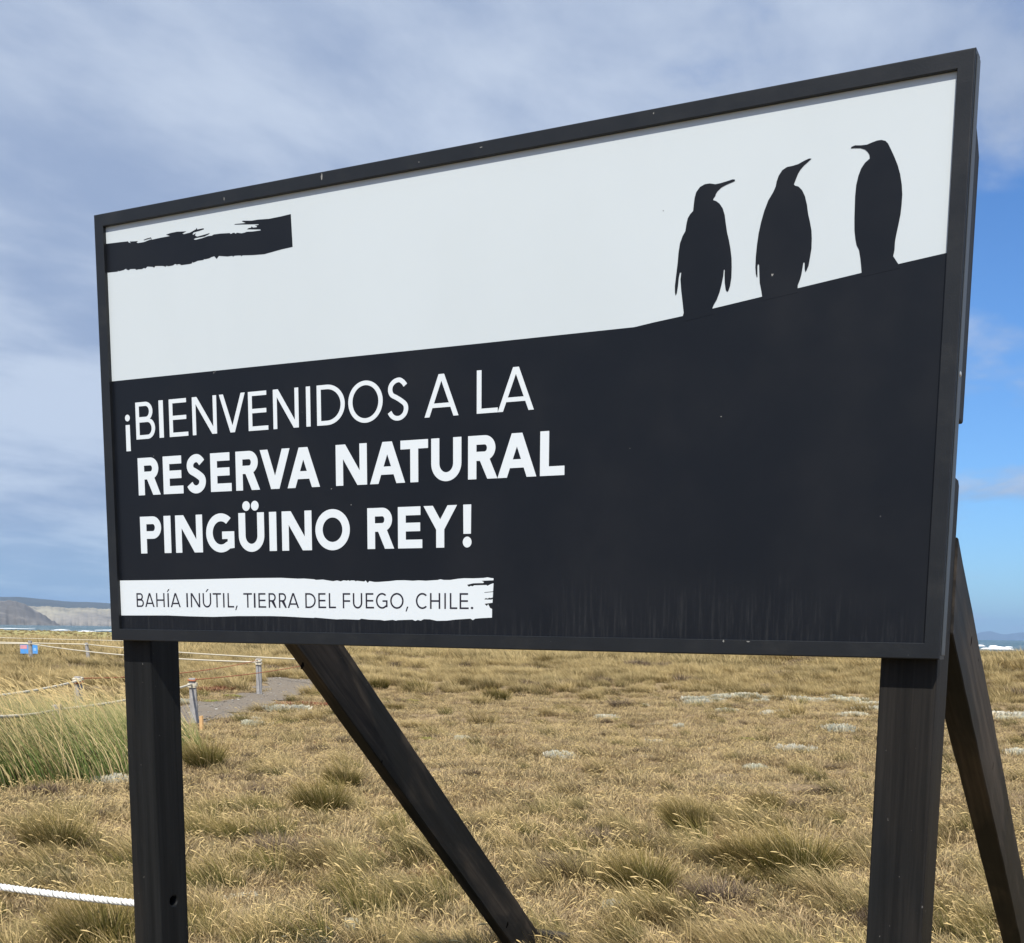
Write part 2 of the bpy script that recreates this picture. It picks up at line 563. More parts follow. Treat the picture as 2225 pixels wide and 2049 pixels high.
M['redherb'] = blade_mat('rusty_red_herbs', (0.08, 0.03, 0.02), (0.24, 0.085, 0.05), (0.36, 0.15, 0.08),
                         (0.22, 0.10, 0.06), (0.34, 0.18, 0.10), 0.3, 0.4)
PENG = [[(1.8995,2.3236),(1.8958,2.3367),(1.8977,2.3439),(1.8941,2.3679),(1.89,2.3937),(1.8871,2.4193),(1.8887,2.4343),(1.8854,2.4347),(1.8829,2.4234),(1.8814,2.4055),(1.879,2.3894),(1.8762,2.3842),(1.8739,2.3917),(1.8735,2.4063),(1.8758,2.4278),(1.879,2.4563),(1.8804,2.4778),(1.8835,2.499),(1.8896,2.5144),(1.8962,2.5243),(1.8986,2.5401),(1.9015,2.5522),(1.9073,2.5603),(1.9144,2.5665),(1.9156,2.5805),(1.9172,2.5945),(1.9208,2.6063),(1.9297,2.6164),(1.9416,2.6207),(1.9536,2.6208),(1.9676,2.6171),(1.9795,2.6176),(1.9952,2.6196),(2.0089,2.6218),(2.0144,2.6207),(2.0149,2.6175),(2.0071,2.6155),(1.9935,2.6122),(1.9818,2.6078),(1.973,2.601),(1.9695,2.5962),(1.9685,2.5918),(1.9647,2.5881),(1.9628,2.5838),(1.9709,2.5803),(1.9791,2.5739),(1.9874,2.5623),(1.9926,2.5476),(1.9961,2.5279),(2.0,2.508),(2.0049,2.4916),(2.0091,2.4735),(2.0127,2.4519),(2.0139,2.4305),(2.0138,2.4093),(2.0113,2.3918),(2.0077,2.3815),(2.0046,2.3793),(2.0009,2.384),(1.9979,2.4003),(1.9968,2.4182),(1.9969,2.4289),(1.9949,2.4291),(1.9938,2.415),(1.9904,2.3975),(1.9858,2.3802),(1.9795,2.3647),(1.9727,2.3546),(1.9689,2.346),(1.9702,2.3333)],[(2.092,2.3516),(2.0898,2.3599),(2.0873,2.3732),(2.0827,2.3913),(2.0812,2.409),(2.0796,2.4302),(2.0772,2.4323),(2.0759,2.4272),(2.0768,2.4042),(2.0753,2.4033),(2.0726,2.4117),(2.0709,2.426),(2.0711,2.4487),(2.0729,2.473),(2.0758,2.497),(2.0807,2.5207),(2.0874,2.5441),(2.0961,2.5653),(2.1069,2.5811),(2.1122,2.5923),(2.114,2.6023),(2.1181,2.6137),(2.126,2.6245),(2.137,2.6297),(2.1501,2.6302),(2.1631,2.6321),(2.1759,2.637),(2.1869,2.6401),(2.1924,2.6389),(2.1853,2.6336),(2.1763,2.6275),(2.1685,2.6201),(2.1632,2.6124),(2.1598,2.6044),(2.1565,2.5964),(2.1544,2.5909),(2.1576,2.5878),(2.1652,2.585),(2.1738,2.5764),(2.1811,2.5625),(2.1863,2.5448),(2.1902,2.5239),(2.1947,2.5081),(2.1993,2.4887),(2.2008,2.4715),(2.201,2.4509),(2.1988,2.434),(2.1959,2.4155),(2.1918,2.4056),(2.189,2.4025),(2.1872,2.4096),(2.1866,2.4231),(2.1836,2.4234),(2.1822,2.4118),(2.1802,2.3982),(2.1769,2.3865),(2.1728,2.3765),(2.1728,2.3696),(2.1743,2.3607)],[(2.3187,2.3781),(2.3168,2.3867),(2.315,2.4005),(2.3123,2.4176),(2.3086,2.4349),(2.3026,2.4457),(2.2995,2.4579),(2.2964,2.4768),(2.295,2.5038),(2.2947,2.5239),(2.2943,2.5473),(2.2956,2.5704),(2.2994,2.5882),(2.3047,2.6023),(2.3124,2.6128),(2.3226,2.6202),(2.3215,2.6279),(2.3173,2.6344),(2.311,2.6403),(2.3008,2.6445),(2.2882,2.6463),(2.2796,2.6473),(2.2816,2.65),(2.289,2.6518),(2.3023,2.6498),(2.3148,2.6493),(2.327,2.6523),(2.3374,2.6543),(2.3462,2.654),(2.3551,2.6507),(2.3606,2.6449),(2.3664,2.6343),(2.3754,2.6167),(2.3841,2.5975),(2.3903,2.5786),(2.395,2.5567),(2.3971,2.5368),(2.3968,2.5171),(2.3955,2.4975),(2.3924,2.4781),(2.3889,2.4587),(2.3866,2.4424),(2.3865,2.4258),(2.3843,2.4134),(2.3962,2.3961),(2.3998,2.387)]]
BRUSH = [(0.024,2.7186),(0.0907,2.7161),(0.1241,2.7146),(0.1267,2.7111),(0.1349,2.7086),(0.1305,2.7132),(0.1636,2.7105),(0.1575,2.7075),(0.1642,2.7051),(0.1871,2.7049),(0.2101,2.7084),(0.2155,2.7084),(0.2182,2.7078),(0.2552,2.7089),(0.291,2.709),(0.2757,2.7146),(0.2914,2.717),(0.318,2.7175),(0.353,2.7141),(0.3375,2.7101),(0.344,2.7078),(0.3659,2.7088),(0.3769,2.7115),(0.3901,2.7154),(0.3933,2.7187),(0.3944,2.7139),(0.4182,2.7144),(0.4202,2.7117),(0.405,2.7096),(0.3811,2.7079),(0.3771,2.7047),(0.3778,2.7015),(0.3897,2.7044),(0.3851,2.6997),(0.3936,2.695),(0.4131,2.6963),(0.4412,2.6987),(0.4368,2.6959),(0.4216,2.6922),(0.3869,2.6918),(0.3795,2.6896),(0.3868,2.6872),(0.4128,2.6886),(0.4345,2.6915),(0.4494,2.6909),(0.4559,2.6932),(0.4814,2.6925),(0.5151,2.6896),(0.5192,2.6867),(0.5256,2.6886),(0.5319,2.6885),(0.536,2.6853),(0.5411,2.6874),(0.5568,2.6839),(0.5693,2.6842),(0.5755,2.6855),(0.5982,2.6836),(0.6261,2.6829),(0.6261,2.6856),(0.5778,2.6919),(0.5841,2.6944),(0.5923,2.694),(0.5937,2.6974),(0.6006,2.6935),(0.6129,2.6932),(0.6138,2.6958),(0.6069,2.6982),(0.62,2.6983),(0.6192,2.7002),(0.5327,2.7098),(0.5348,2.7111),(0.5742,2.7088),(0.5599,2.7152),(0.5641,2.7161),(0.595,2.7122),(0.6196,2.7121),(0.6562,2.7092),(0.7005,2.7101),(0.7332,2.7118),(0.7374,2.6269),(0.6982,2.625),(0.6739,2.6228),(0.6372,2.6196),(0.5962,2.6219),(0.5589,2.6256),(0.5555,2.623),(0.5527,2.6263),(0.5297,2.628),(0.5254,2.6258),(0.5213,2.6287),(0.5045,2.6288),(0.4728,2.634),(0.464,2.6267),(0.4558,2.635),(0.445,2.6341),(0.4363,2.6317),(0.4191,2.6309),(0.417,2.6327),(0.4155,2.6298),(0.393,2.6299),(0.3754,2.6266),(0.3734,2.6299),(0.371,2.6255),(0.3622,2.6249),(0.3292,2.6252),(0.325,2.6288),(0.3148,2.6293),(0.3137,2.6257),(0.3117,2.6297),(0.306,2.6313),(0.2983,2.6281),(0.2782,2.6278),(0.2738,2.6308),(0.2692,2.6275),(0.2604,2.631),(0.2289,2.6342),(0.2242,2.63),(0.2176,2.6333),(0.1972,2.6362),(0.1901,2.6316),(0.1834,2.6339),(0.1764,2.6315),(0.1603,2.6327),(0.1533,2.6315),(0.1489,2.6352),(0.1282,2.6369),(0.1234,2.6342),(0.1142,2.6368),(0.1121,2.6402),(0.1026,2.6371),(0.0814,2.6356),(0.0806,2.6389),(0.0776,2.6354),(0.0257,2.6375)]
TICK = [(0.1874,2.7111),(0.1966,2.7129),(0.2163,2.7143),(0.2186,2.7077),(0.2159,2.708),(0.2148,2.7123),(0.1988,2.711),(0.1883,2.7101)]
BANNER = [(0.0285,1.7335),(0.2354,1.7344),(0.4003,1.736),(0.5589,1.7382),(0.6739,1.7382),(0.7338,1.7355),(0.7552,1.7358),(0.7912,1.7336),(0.7983,1.7317),(0.8233,1.7326),(0.841,1.7301),(0.8586,1.728),(0.8727,1.7299),(0.8849,1.7274),(0.8954,1.7301),(0.9076,1.7289),(0.9111,1.7306),(0.9153,1.7283),(0.9215,1.7297),(0.9319,1.7296),(0.9371,1.7271),(0.9405,1.7288),(0.9663,1.7265),(0.9705,1.7297),(0.9738,1.7264),(0.9775,1.7226),(0.9834,1.7278),(1.0004,1.7252),(1.014,1.7252),(1.051,1.7272),(1.0745,1.7293),(1.101,1.7294),(1.1274,1.7279),(1.147,1.7289),(1.1698,1.7278),(1.2086,1.7297),(1.2166,1.7315),(1.2262,1.7296),(1.247,1.7295),(1.2723,1.7326),(1.2912,1.7338),(1.3194,1.7334),(1.3504,1.7342),(1.3628,1.7357),(1.3751,1.7338),(1.3812,1.7333),(1.3812,1.7281),(1.3443,1.727),(1.352,1.7238),(1.3505,1.7212),(1.3194,1.7206),(1.3,1.7167),(1.3054,1.7114),(1.3116,1.714),(1.3169,1.7127),(1.3225,1.7153),(1.3598,1.716),(1.3629,1.7139),(1.3721,1.7178),(1.3813,1.7206),(1.3802,1.6996),(1.3537,1.6975),(1.3537,1.6959),(1.3802,1.6978),(1.3793,1.684),(1.3723,1.6821),(1.3692,1.6832),(1.363,1.6806),(1.3584,1.6826),(1.3531,1.6787),(1.3754,1.6782),(1.379,1.6801),(1.3785,1.6702),(1.3544,1.6675),(1.3606,1.6618),(1.3656,1.6662),(1.3708,1.6571),(1.3773,1.654),(1.3771,1.6318),(1.3446,1.6302),(1.3259,1.6287),(1.3181,1.6247),(1.3109,1.6286),(1.2628,1.6255),(1.2373,1.6226),(1.2051,1.6217),(1.1824,1.6255),(1.1628,1.6259),(1.153,1.6218),(1.1432,1.6236),(1.1349,1.621),(1.1251,1.6242),(1.0769,1.6224),(1.0718,1.621),(1.0601,1.623),(1.0331,1.6206),(1.0196,1.6224),(0.982,1.6229),(0.9545,1.6251),(0.9476,1.6223),(0.8954,1.6234),(0.8672,1.6226),(0.7924,1.627),(0.7888,1.6259),(0.7526,1.6267),(0.686,1.6291),(0.6327,1.6298),(0.5082,1.6288),(0.4121,1.6256),(0.3139,1.6266),(0.2303,1.6284),(0.0259,1.6268)]
HILL = [(0.0225,2.3254),(0.7772,2.3241),(1.3063,2.323),(1.7706,2.3231),(1.8209,2.3292),(1.8959,2.3367),(1.969,2.3459),(2.0887,2.3601),(2.1727,2.3697),(2.3167,2.3868),(2.3962,2.3961),(2.5027,2.4076)]

TEXT = [(0,'¡',0.0852,0.1032),(0,'B',0.1285,0.2057),(0,'I',0.2227,0.24),(0,'E',0.2634,0.3368),(0,'N',0.3544,0.4477),(0,'V',0.4583,0.5551),(0,'E',0.5666,0.6385),(0,'N',0.6573,0.7478),(0,'I',0.7744,0.7891),(0,'D',0.8119,0.9073),(0,'O',0.9192,1.0333),(0,'S',1.0468,1.1179),(0,'A',1.1675,1.273),(0,'L',1.3287,1.3915),(0,'A',1.3916,1.4971),(1,'R',0.1294,0.2189),(1,'E',0.2315,0.3107),(1,'S',0.3224,0.4013),(1,'E',0.4182,0.4974),(1,'R',0.5144,0.603),(1,'V',0.605,0.713),(1,'A',0.7036,0.8181),(1,'N',0.874,0.9792),(1,'A',0.9892,1.1041),(1,'T',1.0899,1.1781),(1,'U',1.1882,1.2821),(1,'R',1.3026,1.3914),(1,'A',1.3918,1.506),(1,'L',1.5165,1.5864),(2,'P',0.1299,0.2154),(2,'I',0.2267,0.2543),(2,'N',0.2732,0.3799),(2,'G',0.3944,0.5023),(2,'Ü',0.5195,0.6148),(2,'I',0.6336,0.6599),(2,'N',0.6798,0.7863),(2,'O',0.7995,0.9189),(2,'R',0.9786,1.067),(2,'E',1.0801,1.1586),(2,'Y',1.1631,1.2687),(2,'!',1.2879,1.3124),(3,'B',0.1034,0.1334),(3,'A',0.1389,0.1775),(3,'H',0.1853,0.2197),(3,'Í',0.2317,0.2373),(3,'A',0.2442,0.2844),(3,'I',0.3082,0.3141),(3,'N',0.3258,0.3627),(3,'Ú',0.3732,0.4064),(3,'T',0.4129,0.4451),(3,'I',0.4529,0.4582),(3,'L',0.4703,0.4947),(3,',',0.499,0.5084),(3,'T',0.531,0.5636),(3,'I',0.5703,0.5765),(3,'E',0.5875,0.6161),(3,'R',0.6255,0.6541),(3,'R',0.6635,0.6919),(3,'A',0.6955,0.7365),(3,'D',0.7595,0.7967),(3,'E',0.806,0.8334),(3,'L',0.843,0.8678),(3,'F',0.8917,0.9178),(3,'U',0.9267,0.9588),(3,'E',0.9704,0.9985),(3,'G',1.0052,1.044),(3,'O',1.0529,1.0973),(3,',',1.1037,1.1127),(3,'C',1.1375,1.1741),(3,'H',1.1832,1.2159),(3,'I',1.229,1.2338),(3,'L',1.2463,1.2698),(3,'E',1.2771,1.3055),(3,'.',1.3121,1.3199)]

# ------------------------------------------------------------------ ground, sea, distance


def polar_ground():
    rr = [0.0]
    r = 0.5
    while r < 2600:
        rr.append(r)
        r += max(0.11, r * 0.0125) if r < 60 else r * 0.02
    rr = np.array(rr[1:])
    na = 900
    # finer steps in front of the camera than behind it
    base = np.linspace(0, 1, na, endpoint=False)
    ang = 2 * np.pi * base - 0.55 * np.sin(2 * np.pi * base) - 0.0
    ang = ang + math.pi / 2 - YAW                     # base=0 is straight ahead
    A, Rr = np.meshgrid(ang, rr)
    x = CAM[0] + np.cos(A) * Rr; y = CAM[1] + np.sin(A) * Rr
    z = ground_h(x, y)
    V = np.stack([x, y, z], -1).reshape(-1, 3)
    V = np.vstack([V, [[CAM[0], CAM[1], float(ground_h(CAM[0], CAM[1]))]]])
    n = len(rr)
    i = np.arange(n - 1)[:, None] * na; k = np.arange(na)[None, :]; k2 = (k + 1) % na
    F = np.stack([i + k, i + na + k, i + na + k2, i + k2], -1).reshape(-1, 4)
    F = F[:, ::-1] if False else F
    me = meshdata('ground', V, F, [M['turf']], True)
    bm_c = len(V) - 1
    c = meshdata('ground_middle', V[list(range(na)) + [bm_c]], [(j, (j + 1) % na, na) for j in range(na)], [M['turf']], True)
    o = put('ground', me)
    tag(o, 'dry windswept steppe of short turf and bare soil', kind='structure')
    o2 = put('ground', c)
    tag(o2, 'patch of dry turf under the viewer', kind='structure')


polar_ground()

# gravel path
cell = 0.10
pmin, pmax = PATH.min(0) - 1, PATH.max(0) + 1
gx = np.arange(pmin[0], pmax[0], cell); gy = np.arange(pmin[1], pmax[1], cell)
GX, GY = np.meshgrid(gx, gy, indexing='ij')
ins = in_path(GX + cell / 2, GY + cell / 2)[:-1, :-1]
GZ = ground_h(GX, GY) + 0.012 + 0.006 * np.sin(GX * 9) * np.sin(GY * 7)
idx = np.arange(GX.size).reshape(GX.shape)
q = np.stack([idx[:-1, :-1], idx[1:, :-1], idx[1:, 1:], idx[:-1, 1:]], -1)[ins]
used, inv = np.unique(q, return_inverse=True)
m, t, b = mat('grey_gravel_path')
g = t.n('ShaderNodeNewGeometry').outputs['Position']
f = t.noise(g, 26, 8, 0.7); f2 = t.noise(g, 0.7, 5, 0.6); f3 = t.ramp(t.noise(g, 60, 2), 0.68, 0.74, 0, 1)
c = t.mix(f2, t.mix(f, (0.10, 0.078, 0.055), (0.25, 0.205, 0.15)), t.mix(f, (0.155, 0.128, 0.095), (0.30, 0.255, 0.195)))
lk(t, t.mix(f3, c, (0.5, 0.49, 0.46)), b.inputs['Base Color'])
b.inputs['Roughness'].default_value = 0.95
bn = t.n('ShaderNodeBump', i_Strength=0.6, i_Distance=0.02, i_Height=f); lk(t, bn.outputs[0], b.inputs['Normal'])
pm = meshdata('path', np.stack([GX, GY, GZ], -1).reshape(-1, 3)[used], inv.reshape(q.shape), [m], True)
tag(put('path', pm), 'grey gravel footpath curving between the rope fences', kind='structure')

# sea
m, t, b = mat('windy_sea')
g = t.n('ShaderNodeNewGeometry').outputs['Position']
al = t.mapping(g, rot=(0, 0, 0.25))
n1 = t.noise(t.mapping(al, scale=(0.05, 0.22, 0)), 1.0, 7, 0.65, 0.3)
n2 = t.noise(t.mapping(al, scale=(0.012, 0.05, 0), loc=(5, 2, 0)), 1.0, 6, 0.65, 0.4)
foam = t.ramp(t.math('MULTIPLY_ADD', n2, 0.6, n1), 0.905, 0.955, 0.0, 1.0)
c = t.mix(n2, (0.030, 0.075, 0.085), (0.055, 0.115, 0.125))
lk(t, t.mix(foam, c, (0.80, 0.83, 0.83)), b.inputs['Base Color'])
lk(t, t.mix(foam, (0.38, 0.38, 0.38), (0.9, 0.9, 0.9)), b.inputs['Roughness'])
bn = t.n('ShaderNodeBump', i_Strength=1.0, i_Distance=0.9, i_Height=n1); lk(t, bn.outputs[0], b.inputs['Normal'])
M['sea'] = m
SEA = -1.6
na = 96
aa = np.linspace(0, 2 * np.pi, na, endpoint=False)
V = [(CAM[0] + np.cos(a) * 90000, CAM[1] + np.sin(a) * 90000, SEA) for a in aa]
tag(put('sea', meshdata('sea', V, [tuple(range(na))], [m])), 'wind-ruffled grey green sea of the bay', kind='structure')

m, t, b = mat('breaking_foam')
g = t.n('ShaderNodeNewGeometry').outputs['Position']
b.inputs['Base Color'].default_value = (0.86, 0.88, 0.88, 1); b.inputs['Roughness'].default_value = 0.9
bn = t.n('ShaderNodeBump', i_Strength=0.6, i_Distance=0.3, i_Height=t.noise(g, 1.5, 6)); lk(t, bn.outputs[0], b.inputs['Normal'])
M['foam'] = m


def breaker(X0, X1, dist, h, label, seed=0):
    r = np.random.default_rng(seed)
    a = bearing(X0, dist)[:2]; c = bearing(X1, dist * 1.03)[:2]
    n = 60; sec = 9
    V = []; depth = 3.2 * h
    d = (c - a) / np.linalg.norm(c - a); nr = np.array([-d[1], d[0]])
    w1, w2 = r.uniform(0, 6, 2)
    for i in range(n + 1):
        u = i / n
        env = math.sin(math.pi * u) ** 0.45 if 0 < u < 1 else 0
        hh = h * env * (0.75 + 0.13 * math.sin(u * 9 + w1) + 0.06 * math.sin(u * 23 + w2)) + 0.01
        for k in range(sec):
            s = k / (sec - 1)
            prof = math.sin(math.pi * s) ** 0.7 if 0 < s < 1 else 0
            p = a + (c - a) * u + nr * (s - 0.5) * depth * (0.4 + 0.6 * env) + nr * 0.5 * h * math.sin(u * 23 + w2)
            V.append((p[0], p[1], SEA - 0.05 + hh * prof))
    F = [(i * sec + k, (i + 1) * sec + k, (i + 1) * sec + k + 1, i * sec + k + 1) for i in range(n) for k in range(sec - 1)]
    return tag(put('breaking_wave', meshdata('breaking_wave', V, F, [M['foam']], True)), label, 'wave', 'waves breaking along the shore')


breaker(2136, 2202, 440, 1.15, 'largest white breaker, just right of the sign\'s right brace', 1)
breaker(2120, 2138, 620, 0.9, 'small white crest beside the right brace, behind the big breaker', 2)
breaker(2153, 2166, 610, 0.8, 'short white crest just above the middle of the big breaker', 3)
breaker(2187, 2199, 560, 0.6, 'small white crest above the right end of the big breaker', 4)
breaker(-20, 78, 900, 0.55, 'long white breaker below the grey cliff at the left edge', 5)
breaker(112, 152, 760, 0.8, 'white breaker below the middle of the pale cliffs', 6)
breaker(165, 208, 640, 0.75, 'white breaker low on the water left of the sign frame', 7)
breaker(205, 262, 850, 0.65, 'white breaker partly hidden behind the sign frame\'s left side', 8)

# cliffs and hills across the bay
m, t, b = mat('eroded_clay_cliff')
g = t.n('ShaderNodeNewGeometry').outputs['Position']
n1 = t.noise(t.mapping(g, scale=(0.004, 0.004, 0.012)), 1.0, 8, 0.65, 0.5)
n2 = t.noise(t.mapping(g, scale=(0.0011, 0.0011, 0.002), loc=(3, 8, 0)), 1.0, 5, 0.55, 0.5)
n3 = t.noise(t.mapping(g, scale=(0.03, 0.03, 0.006)), 1.0, 6, 0.6)
sp = t.n('ShaderNodeSeparateXYZ', i_0=g)
c = t.mix(t.ramp(n1, 0.38, 0.62, 0, 1), (0.12, 0.115, 0.11), (0.27, 0.25, 0.22))
c = t.mix(t.ramp(n2, 0.50, 0.62, 0, 0.75), c, (0.40, 0.37, 0.27))
c = t.mix(t.ramp(n3, 0.45, 0.7, 0, 0.30), c, (0.07, 0.068, 0.066))
lk(t, c, b.inputs['Base Color']); b.inputs['Roughness'].default_value = 0.95
bn = t.n('ShaderNodeBump', i_Strength=1.0, i_Distance=12, i_Height=n1); lk(t, bn.outputs[0], b.inputs['Normal'])
M['cliff'] = m
m, t, b = mat('distant_moorland')
g = t.n('ShaderNodeNewGeometry').outputs['Position']
lk(t, t.mix(t.noise(g, 0.002, 6), (0.045, 0.05, 0.045), (0.09, 0.09, 0.075)), b.inputs['Base Color'])
b.inputs['Roughness'].default_value = 0.95
M['moor'] = m


def ridge_land(name, label, D, depth, profile, matl, rough, gully, nX=260, nS=22, steep=1.6, seed=3, back=None):
    """land form across the water; profile lists (photo column, crest height in photo rows above the horizon)"""
    r = np.random.default_rng(seed)
    Xs = np.linspace(profile[0][0], profile[-1][0], nX)
    hs = np.interp(Xs, [p[0] for p in profile], [p[1] for p in profile]) / FPX * D
    ph = r.uniform(0, 6.28, 12)
    V = []
    for i, X in enumerate(Xs):
        p0 = bearing(X, 1.0)[:2] - CAM[:2]
        for k in range(nS):
            s = k / (nS - 1)
            u = X / 7.0
            gl = sum(math.sin(u * f + ph[j]) / (1 + 0.5 * j) for j, f in enumerate((0.55, 1.3, 2.7, 4.9, 8.3)))
            dd = D - depth + depth * s + gully * gl * (1 - s) * (0.3 + s)
            z = SEA - 2 + (hs[i] + 4) * (1 - (1 - s) ** steep) + rough * gl * s * (1 - s) * 2.5 + rough * 0.12 * gl * s
            V.append((CAM[0] + p0[0] * dd, CAM[1] + p0[1] * dd, z))
        dd = D + (back or depth * 4)
        V.append((CAM[0] + p0[0] * dd, CAM[1] + p0[1] * dd, V[-1][2] * 1.0))
        V.append((CAM[0] + p0[0] * dd * 1.02, CAM[1] + p0[1] * dd * 1.02, SEA - 3))
    n = nS + 2
    F = [(i * n + k, (i + 1) * n + k, (i + 1) * n + k + 1, i * n + k + 1) for i in range(nX - 1) for k in range(n - 1)]
    return tag(put(name, meshdata(name, V, F, [matl], True)), label, kind='structure')


ridge_land('cliffs', 'grey eroded headland cliff at the left edge across the bay', 4300, 380,
           [(-900, 52), (-300, 49), (0, 44.5), (40, 44), (58, 39), (75, 30), (95, 19), (112, 9), (128, 1), (140, -4)], M['cliff'], 7, 60, seed=4, nX=300)
ridge_land('cliffs', 'pale sandy cliffs running on behind the sign', 5600, 420,
           [(-100, 36), (40, 37), (78, 35.5), (160, 34), (240, 33.5), (420, 30), (700, 22), (900, 12), (1050, -3)], M['cliff'], 9, 75, seed=9, nX=420)
ridge_land('hills', 'dark blue moorland ridge behind the cliffs', 11500, 3500,
           [(-1200, 60), (-500, 56), (0, 51.5), (64, 51.8), (120, 47), (150, 46), (236, 44.5), (420, 38), (800, 30), (1200, 12), (1400, -3)], M['moor'], 10, 120, seed=5, nX=160, steep=1.3)
ridge_land('mountains', 'faint blue mountains on the far horizon at the right', 38000, 3000,
           [(1700, -2), (1850, 9), (1980, 12), (2080, 9), (2125, 11), (2148, 18), (2165, 14), (2185, 11), (2200, 12), (2215, 15.5), (2235, 15), (2300, 21), (2450, 14), (2700, 18), (3100, 6), (3400, -2)],
           M['moor'], 60, 300, seed=6, nX=220, steep=1.2)

# ------------------------------------------------------------------ air
hx = []
air = box(CAM[0] - 42000, CAM[0] + 42000, CAM[1] - 42000, CAM[1] + 42000, -8.0, 620.0)
m = bpy.data.materials.new('sea_air'); m.use_nodes = True
nt = m.node_tree; nt.nodes.clear()
hz = NT(nt)
HAZE = 0.00004
pv = hz.n('ShaderNodeVolumePrincipled')
pv.inputs['Color'].default_value = (0.42, 0.66, 1.0, 1)
pv.inputs['Density'].default_value = HAZE
pv.inputs['Anisotropy'].default_value = 0.0
ho = hz.n('ShaderNodeOutputMaterial'); nt.links.new(pv.outputs[0], ho.inputs['Volume'])
tag(put('haze', meshdata('haze', *air, [m])), 'thin sea haze over the bay', kind='stuff')

# ------------------------------------------------------------------ the sign
H0, H1, SW, FB = 1.55, 2.80, 2.5355, 0.0356
SIGN = empty('welcome_sign', (SW / 2, 0.1, 0.0),
             'large black and white welcome sign on two black timber posts with slanting braces', 'sign')


def rail(i):
    """mitred frame member with softly rounded edges, swept between two corners"""
    r_ = 0.0030
    prof = [(0, .05)] + [(r_ * (1 - math.cos(a)), r_ * (1 - math.sin(a))) for a in (0, .4, .8, 1.2, 1.5708)]
    prof += [(FB - r_ * .5 * (1 - math.sin(a)), r_ * .5 * (1 - math.cos(a))) for a in (0, .5, 1.0, 1.5708)] + [(FB, .05)]
    oc = [(0, H0), (SW, H0), (SW, H1), (0, H1)]; sg = [(1, 1), (-1, 1), (-1, -1), (1, -1)]
    V = []
    for k in (i, (i + 1) % 4):
        for u, y in prof:
            V.append((oc[k][0] + sg[k][0] * u, y, oc[k][1] + sg[k][1] * u))
    n = len(prof)
    F = [(k, k + 1, n + k + 1, n + k) for k in range(n - 1)] + [(n - 1, 0, n, 2 * n - 1)]
    return meshdata('frame_rail', V, F, [M['steel']])


for i in range(4):
    put('frame_rail', rail(i), SIGN)
M['sunlitsteel'] = simple('sunlit_toned_steel', (0.045, 0.052, 0.058), 0.45, 0.5, 0.15, 14)  # lighter than the frame's black: grazing sun put into the colour
# flat cover strip riveted to the right side of the frame
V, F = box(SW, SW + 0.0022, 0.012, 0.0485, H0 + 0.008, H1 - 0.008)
strip = put('side_strip', meshdata('side_strip', V, F, [M['sunlitsteel']]), SIGN); bevel(strip, 0.001, 1)
V, F = [], []
for zr in (2.16,):
    for k in range(13):
        a = 2 * math.pi * k / 12
        if k < 12: V += [(SW + 0.0022, 0.03 + 0.0065 * math.cos(a), zr + 0.0065 * math.sin(a)), (SW + 0.0046, 0.03 + 0.0035 * math.cos(a), zr + 0.0035 * math.sin(a))]
    F = [(2 * k, 2 * ((k + 1) % 12), 2 * ((k + 1) % 12) + 1, 2 * k + 1) for k in range(12)] + [tuple(2 * k + 1 for k in range(12))]
rv = put('rivet', meshdata('rivet', V, F, [M['zinc']]), strip)

PF = 0.0115                                                     # front face of the panel
V, F = box(FB - 0.006, SW - FB + 0.006, PF, 0.045, H0 + FB - 0.006, H1 - FB + 0.006)
PANEL = put('panel', meshdata('panel', V, F, [M['white']]), SIGN)


def flat_print(name, loops, y, matl, parent=PANEL, label=None):
    v, f = fill2d(loops, 0.0003)
    # plane coordinates (a, b) -> world (a, y, b)
    W = np.stack([v[:, 0], y - v[:, 2], v[:, 1]], -1)
    o = put(name, meshdata(name, W, f, [matl]), parent)
    if label: o['label'] = label
    return o


hill = [(a, b_) for a, b_ in HILL] + [(SW - FB + 0.004, 2.3567), (SW - FB + 0.004, H0 + FB - 0.004), (FB - 0.004, H0 + FB - 0.004)]
hill = [(min(max(a, FB - 0.004), SW - FB + 0.004), b_) for a, b_ in hill]
flat_print('black_field', [hill], PF - 0.0003, M['black'])
for pg, lb in zip(PENG, ('penguin silhouette with its bill pointing right', 'penguin silhouette with its bill raised to the upper right', 'penguin silhouette looking left')):
    flat_print('penguin_silhouette', [pg], PF - 0.0007, M['black'], label=lb)
flat_print('brush_stroke', [BRUSH], PF - 0.0003, M['black'], label='ragged black brush stroke in the upper left corner')
flat_print('brush_stroke', [TICK], PF - 0.0007, M['black'])
BAN = flat_print('banner', [BANNER], PF - 0.0007, M['letter'], label='torn-edged white banner under the lettering')

# ---- lettering, drawn letter by letter


def arc(cx, cy, rx, ry, a0, a1, n=22):
    return [(cx + rx * math.cos(math.radians(a0 + (a1 - a0) * i / n)), cy + ry * math.sin(math.radians(a0 + (a1 - a0) * i / n))) for i in range(n + 1)]


def ribbon(pts, v, u):
    L, R = [], []
    n = len(pts)
    for i in range(n):
        a = pts[max(i - 1, 0)]; b_ = pts[min(i + 1, n - 1)]
        tx, ty = b_[0] - a[0], b_[1] - a[1]; l = math.hypot(tx, ty) or 1
        nx, ny = -ty / l, tx / l
        L.append((pts[i][0] + nx * v / 2, pts[i][1] + ny * u / 2)); R.append((pts[i][0] - nx * v / 2, pts[i][1] - ny * u / 2))
    return L + R[::-1]


